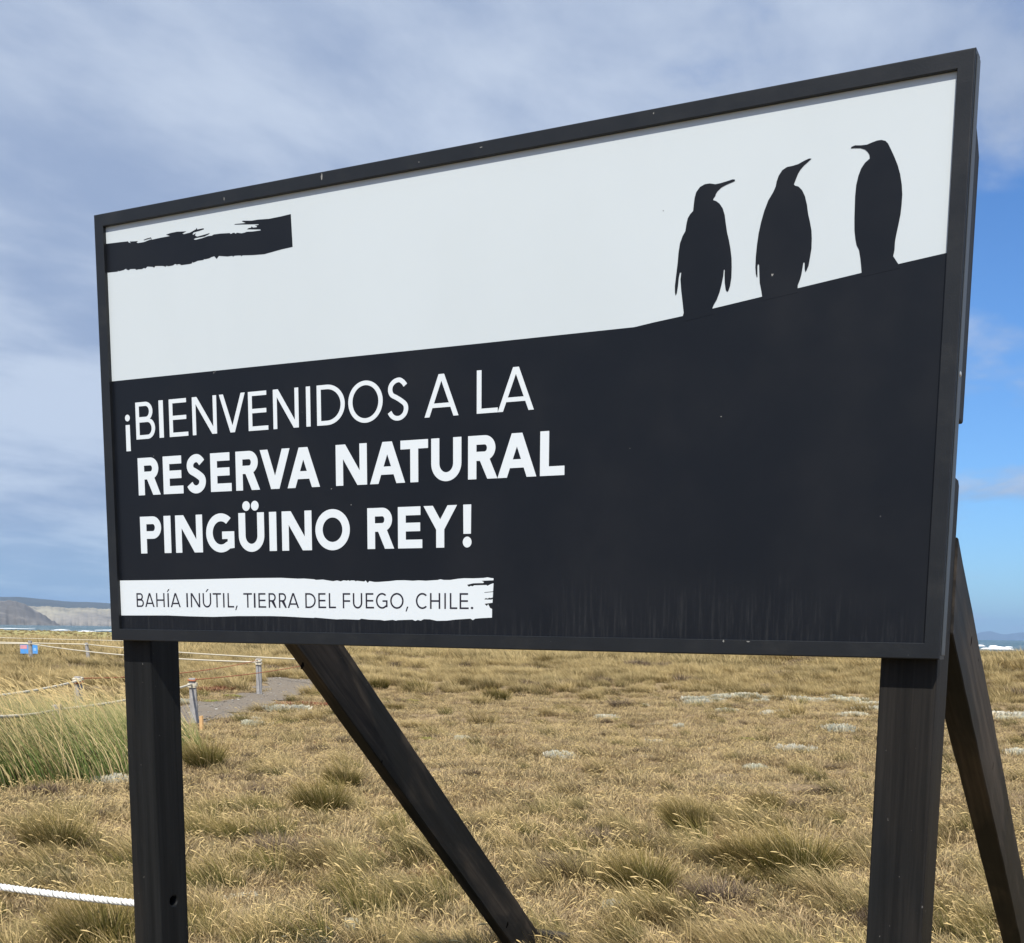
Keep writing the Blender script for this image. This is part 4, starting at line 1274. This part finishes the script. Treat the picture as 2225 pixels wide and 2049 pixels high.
def plant_mesh(name, parts, mats):
    """parts: list of (V, F, attr or None, material index)"""
    off = 0; VV, FF, AA, MI = [], [], [], []
    for V, F, at, mi in parts:
        VV.append(V); FF.append(F + off); off += len(V)
        AA.append(at if at is not None else np.tile(np.array([[0.5, 0.9, 0]], np.float32), (len(V), 1)))
        MI.append(np.full(len(F), mi, np.int32))
    me = meshdata(name, np.vstack(VV), np.vstack(FF), mats)
    a = me.attributes.new('blade', 'FLOAT_VECTOR', 'POINT')
    a.data.foreach_set('vector', np.vstack(AA).astype(np.float32).ravel())
    me.polygons.foreach_set('material_index', np.concatenate(MI))
    return me


def lying_tuft(seed, mt='grass', heads=5):
    b1 = blades(170, 0.12, (0.12, 0.32), 0.0036, (0.25, 0.8), (1.0, 1.75), 1.15, seed, 4, fan=0.55)
    b2 = blades(50, 0.12, (0.06, 0.16), 0.004, (0.2, 1.0), (0.6, 1.6), 0.5, seed + 50, 2, fan=0.9)
    V, F = seedheads(max(heads, 1), 0.12, (0.18, 0.36), seed + 99)
    return plant_mesh('grass_tuft', [(*b1, 0), (*b2, 0), (V, F, None, 1)], [M[mt], M['seed']])


def mat_tuft(seed, mt='turfgrass', r=0.26, n=210, L=(0.025, 0.085), w=0.0055):
    b1 = blades(n, r, L, w, (0.1, 1.1), (0.6, 1.7), 0.55, seed, 2, fan=0.25)
    b2 = blades(n // 4, r, (0.04, 0.11), w * 0.9, (1.1, 1.5), (1.35, 1.75), 0.4, seed + 7, 2)
    b2[2][:, 0] = 0.3 + 0.7 * b2[2][:, 0]; b2[0][:, 2] += 0.012
    V, F = seedheads(6, r, (0.05, 0.12), seed + 9, 0.024, 0.0035)
    return plant_mesh('turf_patch', [(*b1, 0), (*b2, 0), (V, F, None, 1)], [M[mt], M['seed']])


def hummock(seed, mt='hummock', r=0.24, L=(0.20, 0.42), n=330, w=0.008, wnd=0.75, heads=0, l1=(0.75, 1.75), seg=4):
    b1 = blades(n, r, L, w, (0.05, 0.75), l1, wnd, seed, seg, fan=1.1, dome=0.25)
    parts = [(*b1, 0)]
    if heads:
        V, F = seedheads(heads, r, (L[1] * 0.8, L[1] * 1.15), seed + 9, 0.05, 0.004); parts.append((V, F, None, 1))
    return plant_mesh('tussock', parts, [M[mt], M['seed']])


def cushion(seed, r=0.25, n=420, L=(0.03, 0.08), w=0.016, mt='cushion', dome=0.10, lobes=26):
    """ragged spreading mat made of many small rosettes, thinning out to its edge"""
    g_ = np.random.default_rng(seed)
    la = g_.uniform(0, 2 * np.pi, lobes); lr = r * g_.uniform(0, 1, lobes) ** 0.75
    lx, ly = lr * np.cos(la), lr * np.sin(la) * 0.85
    ls = r * g_.uniform(0.05, 0.17, lobes)
    k = g_.integers(0, lobes, n)
    x = lx[k] + g_.normal(0, 1, n) * ls[k]; y = ly[k] + g_.normal(0, 1, n) * ls[k]
    z = dome * np.clip(1 - (np.hypot(x, y) / (r * 1.15)) ** 2, 0, 1) * g_.uniform(0.5, 1.1, lobes)[k] - 0.005
    b1 = blades(n, r, L, w, (0.0, 1.0), (0.2, 1.4), 0.15, seed, 2, root=(x, y, z), fan=0.5, tipw=0.55)
    return plant_mesh('cushion_plant', [(*b1, 0)], [M[mt]])


def points_object(name, label, pts_, rotz, scl, variants):
    """uncountable ground cover: one object whose points carry copies of a few plant meshes"""
    me = bpy.data.meshes.new(name)
    me.vertices.add(len(pts_)); me.vertices.foreach_set('co', np.asarray(pts_, np.float32).ravel())
    me.update()
    rot = np.zeros((len(pts_), 3), np.float32)
    g_ = np.random.default_rng(len(pts_))
    rot[:, 0] = g_.normal(0, 0.08, len(pts_)); rot[:, 1] = g_.normal(0, 0.08, len(pts_)); rot[:, 2] = rotz
    a = me.attributes.new('rot', 'FLOAT_VECTOR', 'POINT'); a.data.foreach_set('vector', rot.ravel())
    a = me.attributes.new('scl', 'FLOAT_VECTOR', 'POINT'); a.data.foreach_set('vector', np.asarray(scl, np.float32).ravel())
    a = me.attributes.new('pick', 'INT', 'POINT'); a.data.foreach_set('value', g_.integers(0, len(variants), len(pts_)).astype(np.int32))
    o = put(name, me)
    c_ = bpy.data.collections.new(name + '_plants')
    for v_ in variants:
        c_.objects.link(bpy.data.objects.new(v_.name, v_))
    ng = bpy.data.node_groups.new(name, 'GeometryNodeTree')
    ng.interface.new_socket('Geometry', in_out='INPUT', socket_type='NodeSocketGeometry')
    ng.interface.new_socket('Geometry', in_out='OUTPUT', socket_type='NodeSocketGeometry')
    N = ng.nodes
    gi, go = N.new('NodeGroupInput'), N.new('NodeGroupOutput')
    ip = N.new('GeometryNodeInstanceOnPoints'); ci = N.new('GeometryNodeCollectionInfo')
    ci.inputs['Collection'].default_value = c_; ci.inputs['Separate Children'].default_value = True; ci.inputs['Reset Children'].default_value = True
    ip.inputs['Pick Instance'].default_value = True

    def attr(nm, ty):
        nd = N.new('GeometryNodeInputNamedAttribute'); nd.data_type = ty; nd.inputs[0].default_value = nm
        return nd.outputs[0]
    ng.links.new(gi.outputs[0], ip.inputs['Points']); ng.links.new(ci.outputs[0], ip.inputs['Instance'])
    ng.links.new(attr('rot', 'FLOAT_VECTOR'), ip.inputs['Rotation']); ng.links.new(attr('scl', 'FLOAT_VECTOR'), ip.inputs['Scale'])
    ng.links.new(attr('pick', 'INT'), ip.inputs['Instance Index']); ng.links.new(ip.outputs[0], go.inputs[0])
    o.modifiers.new('plants', 'NODES').node_group = ng
    return tag(o, label, kind='stuff')


AX = math.pi / 2 - YAW


def scatter(d0, d1, dens, a0=-36, a1=36, seed=0, clump=None):
    """random ground points between two distances from the viewer; dens per square metre"""
    g_ = np.random.default_rng(seed)
    area = math.radians(a1 - a0) / 2 * (d1 * d1 - d0 * d0)
    n = int(area * dens)
    d = np.sqrt(g_.uniform(d0 * d0, d1 * d1, n)); a = AX - np.radians(g_.uniform(a0, a1, n))
    x = CAM[0] + d * np.cos(a); y = CAM[1] + d * np.sin(a)
    keep = np.ones(n, bool)
    if clump is not None:
        wl, lo, pw = clump
        S = sines(seed + 500, 7, wl)
        keep &= g_.uniform(0, 1, n) < np.clip((wav(S, x, y) - lo) * pw, 0.0, 1)
    keep &= ~in_path(x, y)
    keep &= shore(x, y) < -3
    for px0, px1, py0, py1 in ((-0.05, 0.16, 0.0, 0.22), (2.35, 2.57, 0.0, 0.23)):
        keep &= ~((x > px0) & (x < px1) & (y > py0) & (y < py1))
    x, y, d = x[keep], y[keep], d[keep]
    return x, y, d, g_


def sow(name, label, zones, variants, sc, rot=0.45, seed=0, zs=1.0, sink=0.0):
    X, Y, D_ = [], [], []
    for i, zn in enumerate(zones):
        x, y, d, g_ = scatter(*zn[:3], *(zn[3] if len(zn) > 3 and zn[3] else (-36, 36)), seed=seed + i * 13, clump=zn[4] if len(zn) > 4 else None)
        X.append(x); Y.append(y); D_.append(d)
    x, y, d = map(np.concatenate, (X, Y, D_))
    g_ = np.random.default_rng(seed + 77)
    z = ground_h(x, y) - sink
    s = g_.uniform(sc[0], sc[1], len(x)) * (1 + 0.9 * np.clip((d - 30) / 60, 0, 1) - 1.0 * np.clip((d - 110) / 100, 0, 1))
    S = np.stack([s, s, s * g_.uniform(0.8, 1.15, len(x)) * zs], -1)
    return points_object(name, label, np.stack([x, y, z], -1), g_.normal(0, rot, len(x)), S, variants)


FULL = (-180, 180)
lying = [lying_tuft(100 + i, heads=(0, 3, 6, 2, 1)[i]) for i in range(5)]
olive_l = [lying_tuft(140 + i, 'olive', heads=1 + i) for i in range(3)]
mats = [mat_tuft(200 + i) for i in range(5)]
humm = [hummock(300 + i) for i in range(5)]
heath = [hummock(340 + i, 'heath', 0.22, (0.08, 0.22), 380, 0.006, 0.35) for i in range(3)]
farh = [hummock(360 + i, 'hummock', 0.36, (0.22, 0.50), 240, 0.016, 0.7, seg=3) for i in range(4)]
farb = [hummock(380 + i, 'heath', 0.34, (0.16, 0.36), 220, 0.018, 0.4, seg=3) for i in range(3)]

sow('long_grass', 'windblown straw grass lying over in the foreground',
    [(0.9, 6.0, 9, FULL), (6.0, 9.2, 32, (-40, 36), (0.95, 0.0, 1.4)), (9.2, 11.5, 18, None, (1.1, 0.2, 1.5)), (12.0, 19.5, 1.6, None, (2.0, 0.3, 1.5))],
    lying, (0.5, 1.15), seed=1)
sow('olive_grass', 'greener tufts among the straw grass',
    [(1.0, 6.0, 2.5, FULL), (6.0, 11.5, 15, (-40, 36), (1.0, 0.0, 1.8)), (11.5, 32, 2.0, None, (1.3, 0.0, 1.5))], olive_l, (0.38, 1.15), seed=2)
sow('short_turf', 'short dry turf of withered grass and small herbs',
    [(1.0, 6.0, 8, FULL), (6.0, 12.5, 30, (-40, 36)), (12.5, 22, 20, None), (22, 33, 13, None), (33, 60, 2.2, None)], mats, (0.8, 1.35), rot=3, seed=3)
sow('golden_tussocks', 'sea of golden tussock grass in the middle distance',
    [(28, 33, 0.9, None, (3.0, 0.0, 1.0)), (33, 62, 3.3, None, (6.0, -0.9, 1.0)), (20, 28, .10, None)], humm, (0.55, 1.15), seed=4)
sow('far_tussocks', 'golden tussock grass fading towards the shore',
    [(60, 110, 1.5, None, (12.0, -0.9, 1.0)), (110, 150, 0.22, None, (20.0, -0.9, 1.0)), (215, 480, 0.02, (-36, 8))], farh, (0.8, 1.4), seed=5)
sow('far_heath', 'dark dwarf heath patches in the far grass',
    [(34, 60, 0.32, None, (5, -0.4, 1)), (60, 120, 0.22, None, (12.0, -0.5, 1.0)), (120, 170, 0.06, None), (215, 480, 0.012, (-36, 8))], farb, (0.5, 1.1), seed=6)
sow('heath', 'low brown and grey heath between the grass',
    [(3, 6, 0.5, FULL), (6, 12.5, 3.0, None, (1.4, -0.1, 1.2)), (12.5, 34, 1.6, None, (1.6, 0.0, 1.2))], heath, (0.25, 0.8), seed=7, rot=3)
redm = [mat_tuft(230 + i, 'redherb', 0.22, 170, (0.02, 0.06), 0.006) for i in range(3)]
sow('red_herbs', 'patches of rusty red herbs in the turf', [(6, 14, 2.2, None, (1.4, 0.4, 2.0)), (14, 34, 1.3, None, (3.5, 0.75, 2.0))], redm, (0.7, 1.2), seed=8, rot=3)
mossm = [mat_tuft(250 + i, 'moss', 0.20, 220, (0.012, 0.035), 0.007) for i in range(3)]
sow('moss', 'small yellow green moss pads in the turf', [(6, 32, 0.16, None, (3.0, 0.4, 1.5))], mossm, (0.5, 1.1), seed=9, rot=3)
cus = [cushion(400 + i, 0.16, 150, (0.02, 0.05), 0.012, dome=0.03) for i in range(4)]
sow('silver_herbs', 'scattered small silvery plants in the turf', [(6, 14, 0.8, None, (1.5, 0.1, 1.5)), (14, 34, 0.8, None, (3.0, 0.4, 1.5))], cus, (0.3, 0.8), seed=10, rot=3)

# loose stones on the path
sv, sf = box(-1, 1, -1, 1, -.6, .6)
stm = [simple('pale_pebble', (0.42, 0.40, 0.36), 0.9), simple('dark_pebble', (0.15, 0.14, 0.13), 0.9)]
stones = [meshdata('pebble', np.array(sv) * np.array([1, .8, .7]) * np.random.default_rng(i).uniform(.6, 1.1, (8, 1)), sf, [stm[i % 2]]) for i in range(4)]
g_ = np.random.default_rng(3)
qx = g_.uniform(pmin[0], pmax[0], 9000); qy = g_.uniform(pmin[1], pmax[1], 9000); kk = in_path(qx, qy); qx, qy = qx[kk], qy[kk]
ss = g_.uniform(0.008, 0.02, len(qx)) * np.where(g_.uniform(0, 1, len(qx)) > .96, 2.2, 1)
points_object('pebbles', 'loose pebbles on the gravel path', np.stack([qx, qy, ground_h(qx, qy) + .015], -1), g_.uniform(0, 6, len(qx)), np.stack([ss] * 3, -1), stones)

# little white daisies scattered through the foreground
fl = []
for i in range(2):
    V, F = [], []
    for k in range(6):
        a = 2 * math.pi * k / 6
        V += [(0, 0, .0), (0.008 * math.cos(a - .4), 0.008 * math.sin(a - .4), .004), (0.011 * math.cos(a), 0.011 * math.sin(a), .005), (0.008 * math.cos(a + .4), 0.008 * math.sin(a + .4), .004)]
        F.append((4 * k, 4 * k + 1, 4 * k + 2, 4 * k + 3))
    V = np.array(V); V[:, 2] += 0.09
    fl.append(meshdata('daisy', V, np.array(F), [M['cushion']]))
sow('daisies', 'tiny white flowers dotted through the grass', [(5, 16, 1.6, None, (1.5, 0.2, 1.5))], fl, (0.7, 1.4), seed=11)


def single(name, me, X, Y, scale, label, cat, group=None, rz=0.0, dz=0.0):
    p = at_z(X, Y, 0.0)
    z0 = float(ground_h(p[0], p[1]))
    o = bpy.data.objects.new(name, me); COL.objects.link(o)
    o.location = (p[0], p[1], z0 + dz); o.rotation_euler = (0, 0, rz)
    o.scale = (scale, scale, scale) if not hasattr(scale, '__len__') else scale
    return tag(o, label, cat, group)


# tussocks that stand out one by one
hb = [hummock(500 + i, 'olive', 0.16, (0.20, 0.40), 1300, 0.0045, 0.5, heads=6, l1=(0.5, 1.35), seg=5) for i in range(3)]
hg = [hummock(520 + i, 'olive', 0.24, (0.22, 0.42), 1100, 0.008, 0.5, l1=(0.5, 1.3), seg=4) for i in range(2)]
hd = [hummock(530 + i, 'heath', 0.22, (0.12, 0.26), 620, 0.005, 0.25, seg=4) for i in range(3)]
GT = 'tussocks standing out of the turf'
single('tussock', hg[0], 1079, 1521, 1.15, 'round straw-topped tussock standing alone in the middle of the field', 'tussock', GT)
single('tussock', hg[1], 908, 1500, 1.25, 'bushy olive tussock right of the slanting left brace', 'tussock', GT, 0.4)
single('tussock', hg[0], 823, 1498, 1.0, 'small rounded tussock close beside the left brace', 'tussock', GT, 1.4)
single('tussock', hg[1], 848, 1533, (1.1, 1.0, .6), 'flat brown tussock below the bright green moss, beside the left brace', 'tussock', GT, 2.4)
single('dark_bush', hd[0], 1348, 1536, 1.15, 'dark brown dwarf bush alone left of the silvery strip', 'bush', None)
single('tussock', hb[0], 446, 1668, 1.15, 'olive tussock just right of the left post, below the pine stake', 'tussock', GT)
single('tussock', hb[1], 1728, 1908, 1.25, 'large bright olive tussock left of the right post', 'tussock', GT)
single('tussock', hb[2], 1618, 1890, 0.95, 'darker olive tussock touching the large one on its left', 'tussock', GT, 0.3)
single('tussock', hb[1], 1498, 1800, 1.0, 'brown-tipped olive tussock in the middle of the foreground grass', 'tussock', GT, 0.5)
single('tussock', hb[0], 1668, 1755, 0.75, 'small green tussock between the white cushions and the large olive tussock', 'tussock', GT, 0.2)
single('tussock', hb[2], 1390, 1935, 1.05, 'grey green tussock above the small white flowers', 'tussock', GT, 0.1)
single('tussock', hb[0], 700, 1760, 1.15, 'long-bladed olive tussock left of the left brace', 'tussock', GT, 0.2)
single('tussock', hb[1], 745, 1710, 0.9, 'dark-bladed tussock leaning against the view of the left brace', 'tussock', GT, 0.5)
single('tussock', hb[2], 115, 1845, 1.0, 'greenish tussock at lower left above the white rope', 'tussock', GT, 0.5)
single('tussock', hb[0], 215, 2048, 1.0, 'green tussock at the bottom beside the left post', 'tussock', GT, -0.2)
single('dark_bush', hd[1], 1560, 1962, 0.95, 'purple grey twiggy dwarf bush below the olive tussocks', 'bush')
single('dark_bush', hd[2], 1240, 1900, 0.9, 'grey brown twiggy patch right of the left brace', 'bush')
single('dark_bush', hd[0], 600, 1855, 0.95, 'grey twiggy patch left of the left brace above the seed heads', 'bush')
single('dark_bush', hd[1], 1940, 1880, 0.8, 'brown twiggy patch just behind the right post', 'bush')
single('dark_bush', hd[2], 2105, 1500, 1.1, 'small brown bush right of the right post beside the brace', 'bush')

# silver cushion plants
GC = 'silver cushion plants in the turf'
big = [cushion(600 + i, 0.46, 1100, (0.035, 0.085), 0.034, dome=0.03, lobes=12 + 4 * i) for i in range(4)]
CUSH = [
    (545, 1570, .75, 'silver cushion by the gravel path, nearest to the left brace base'),
    (614, 1541, 1.15, 'wide silver cushion on the path edge under the rusty red patch'),
    (392, 1528, .75, 'upright silver shrub between the left post and the grey rope post'),
    (250, 1696, .55, 'small silver cushion touching the left post below the tall grass'),
    (1208, 1642, .60, 'single silver cushion in the middle of the turf'),
    (1724, 1629, .62, 'bright silver cushion left of the right post, lowest of the bigger ones'),
    (1822, 1593, .95, 'long silver cushion close to the left edge of the right post'),
    (1525, 1526, 1.25, 'left end of the silver strip in the far turf'),
    (1580, 1547, .62, 'small silver cushion just below the left end of the strip'),
    (1628, 1524, 1.35, 'second silver patch of the far strip from the left'),
    (1705, 1522, 1.45, 'middle silver patch of the far strip'),
    (1775, 1524, 1.25, 'fourth silver patch of the far strip from the left'),
    (1858, 1527, 1.35, 'silver patch of the far strip that meets the right post'),
    (1693, 1557, .85, 'greenish silver cushion under the middle of the far strip'),
    (1322, 1562, .62, 'thin silver cushion beside a yellow moss pad'),
    (1855, 1561, .75, 'thin silver cushion against the right post under the far strip'),
    (1476, 1579, .35, 'tiny silver cushion on the rusty red herbs'),
    (2178, 1561, 1.45, 'silver patch at the right edge beyond the right brace'),
    (2216, 1640, .60, 'silver cushion at the right edge, nearer than the wide patch'),
    (1905, 1545, 1.2, 'silver patch just behind the right post'),
    (1328, 1970, .13, 'little white cushion in the foreground grass'),
    (760, 2012, .14, 'little white cushion at the bottom left of the brace foot'),
    (1420, 1610, .35, 'faint silver cushion in the middle turf right of the single one'),
    (1640, 1665, .35, 'faint silver cushion among brown grass left of the brightest cushion'),
    (1000, 1602, .42, 'thin silver cushion left of the middle, beside yellow moss'),
]
rs_ = random.Random(11)
for i in range(16):
    CUSH.append((rs_.uniform(1498, 1895), rs_.uniform(1515, 1534), rs_.uniform(.45, 1.0), 'small silver patch within the ragged far strip left of the right post'))
for i in range(6):
    CUSH.append((rs_.uniform(2165, 2240), rs_.uniform(1551, 1568), rs_.uniform(.4, .8), 'small silver patch in the ragged strip at the right edge beyond the brace'))
for i, (X, Y, s, lb) in enumerate(CUSH):
    far = Y < 1600
    single('cushion_plant', big[i % 4], X, Y, (s, s * (0.8 if far else 0.9), min(1.7, 0.7 + s * 0.6)), lb, 'cushion plant', GC, rz=i * 1.3)
mo = [cushion(650 + i, 0.4, 900, (0.012, 0.03), 0.02, 'moss', 0.03) for i in range(2)]
for i, (X, Y, s, lb) in enumerate([
        (886, 1513, .85, 'bright green moss pad among tussocks right of the left brace'), (712, 1600, .42, 'yellow moss pad left of the left brace'),
        (612, 1568, .55, 'yellow moss pad beside the silver cushion on the path edge'), (928, 1601, .45, 'yellow green moss pad right of the left brace in the turf'),
        (1622, 1606, .55, 'yellow moss pad above the brightest silver cushion'), (1338, 1564, .45, 'green moss pad next to the thin silver cushion'),
        (98, 1417, 1.6, 'yellow bush right of the blue information board'), (10, 1452, 1.2, 'yellow patch at the left edge below the blue board'),
        (455, 1520, .9, 'yellow herb patch on the far side of the gravel path'), (500, 1515, .7, 'yellow herb patch near the post at the path bend')]):
    single('moss_pad', mo[i % 2], X, Y, (s, s * .8, 1.0 if Y > 1430 else 6), lb, 'moss', 'moss pads in the turf', rz=i * 2.1)

# rusty herbs on the path bank
rr_m = cushion(670, 0.6, 900, (0.04, 0.10), 0.016, 'redherb', 0.06)
for X, Y, s, lb in ((655, 1527, 1.3, 'rusty red herb bank between the path and the left brace'), (480, 1498, 1.2, 'rusty red herbs on the bank behind the gravel path'),
                    (440, 1508, 1.0, 'brown red herbs right behind the post by the left sign leg')):
    single('herb_bank', rr_m, X, Y, (s, s * .8, 1), lb, 'herbs', 'rusty herb banks by the path')

# tall green grass at the left
TG = empty('tall_grass', at_z(120, 1640), 'tall green windblown grass clump at the left edge beside the left post', 'grass clump')
g_ = np.random.default_rng(5)
for ci_, (X, Y, nn, rr0, lmax) in enumerate(((-60, 1690, 3000, 1.25, .98), (40, 1685, 3400, 1.2, 1.0), (135, 1668, 3200, 1.1, .98), (215, 1655, 2400, .95, .90), (285, 1640, 1900, .9, .80),
                                             (70, 1625, 1800, 1.2, 0.95), (180, 1615, 1500, 1.1, .9))):
    p = at_z(X, Y)
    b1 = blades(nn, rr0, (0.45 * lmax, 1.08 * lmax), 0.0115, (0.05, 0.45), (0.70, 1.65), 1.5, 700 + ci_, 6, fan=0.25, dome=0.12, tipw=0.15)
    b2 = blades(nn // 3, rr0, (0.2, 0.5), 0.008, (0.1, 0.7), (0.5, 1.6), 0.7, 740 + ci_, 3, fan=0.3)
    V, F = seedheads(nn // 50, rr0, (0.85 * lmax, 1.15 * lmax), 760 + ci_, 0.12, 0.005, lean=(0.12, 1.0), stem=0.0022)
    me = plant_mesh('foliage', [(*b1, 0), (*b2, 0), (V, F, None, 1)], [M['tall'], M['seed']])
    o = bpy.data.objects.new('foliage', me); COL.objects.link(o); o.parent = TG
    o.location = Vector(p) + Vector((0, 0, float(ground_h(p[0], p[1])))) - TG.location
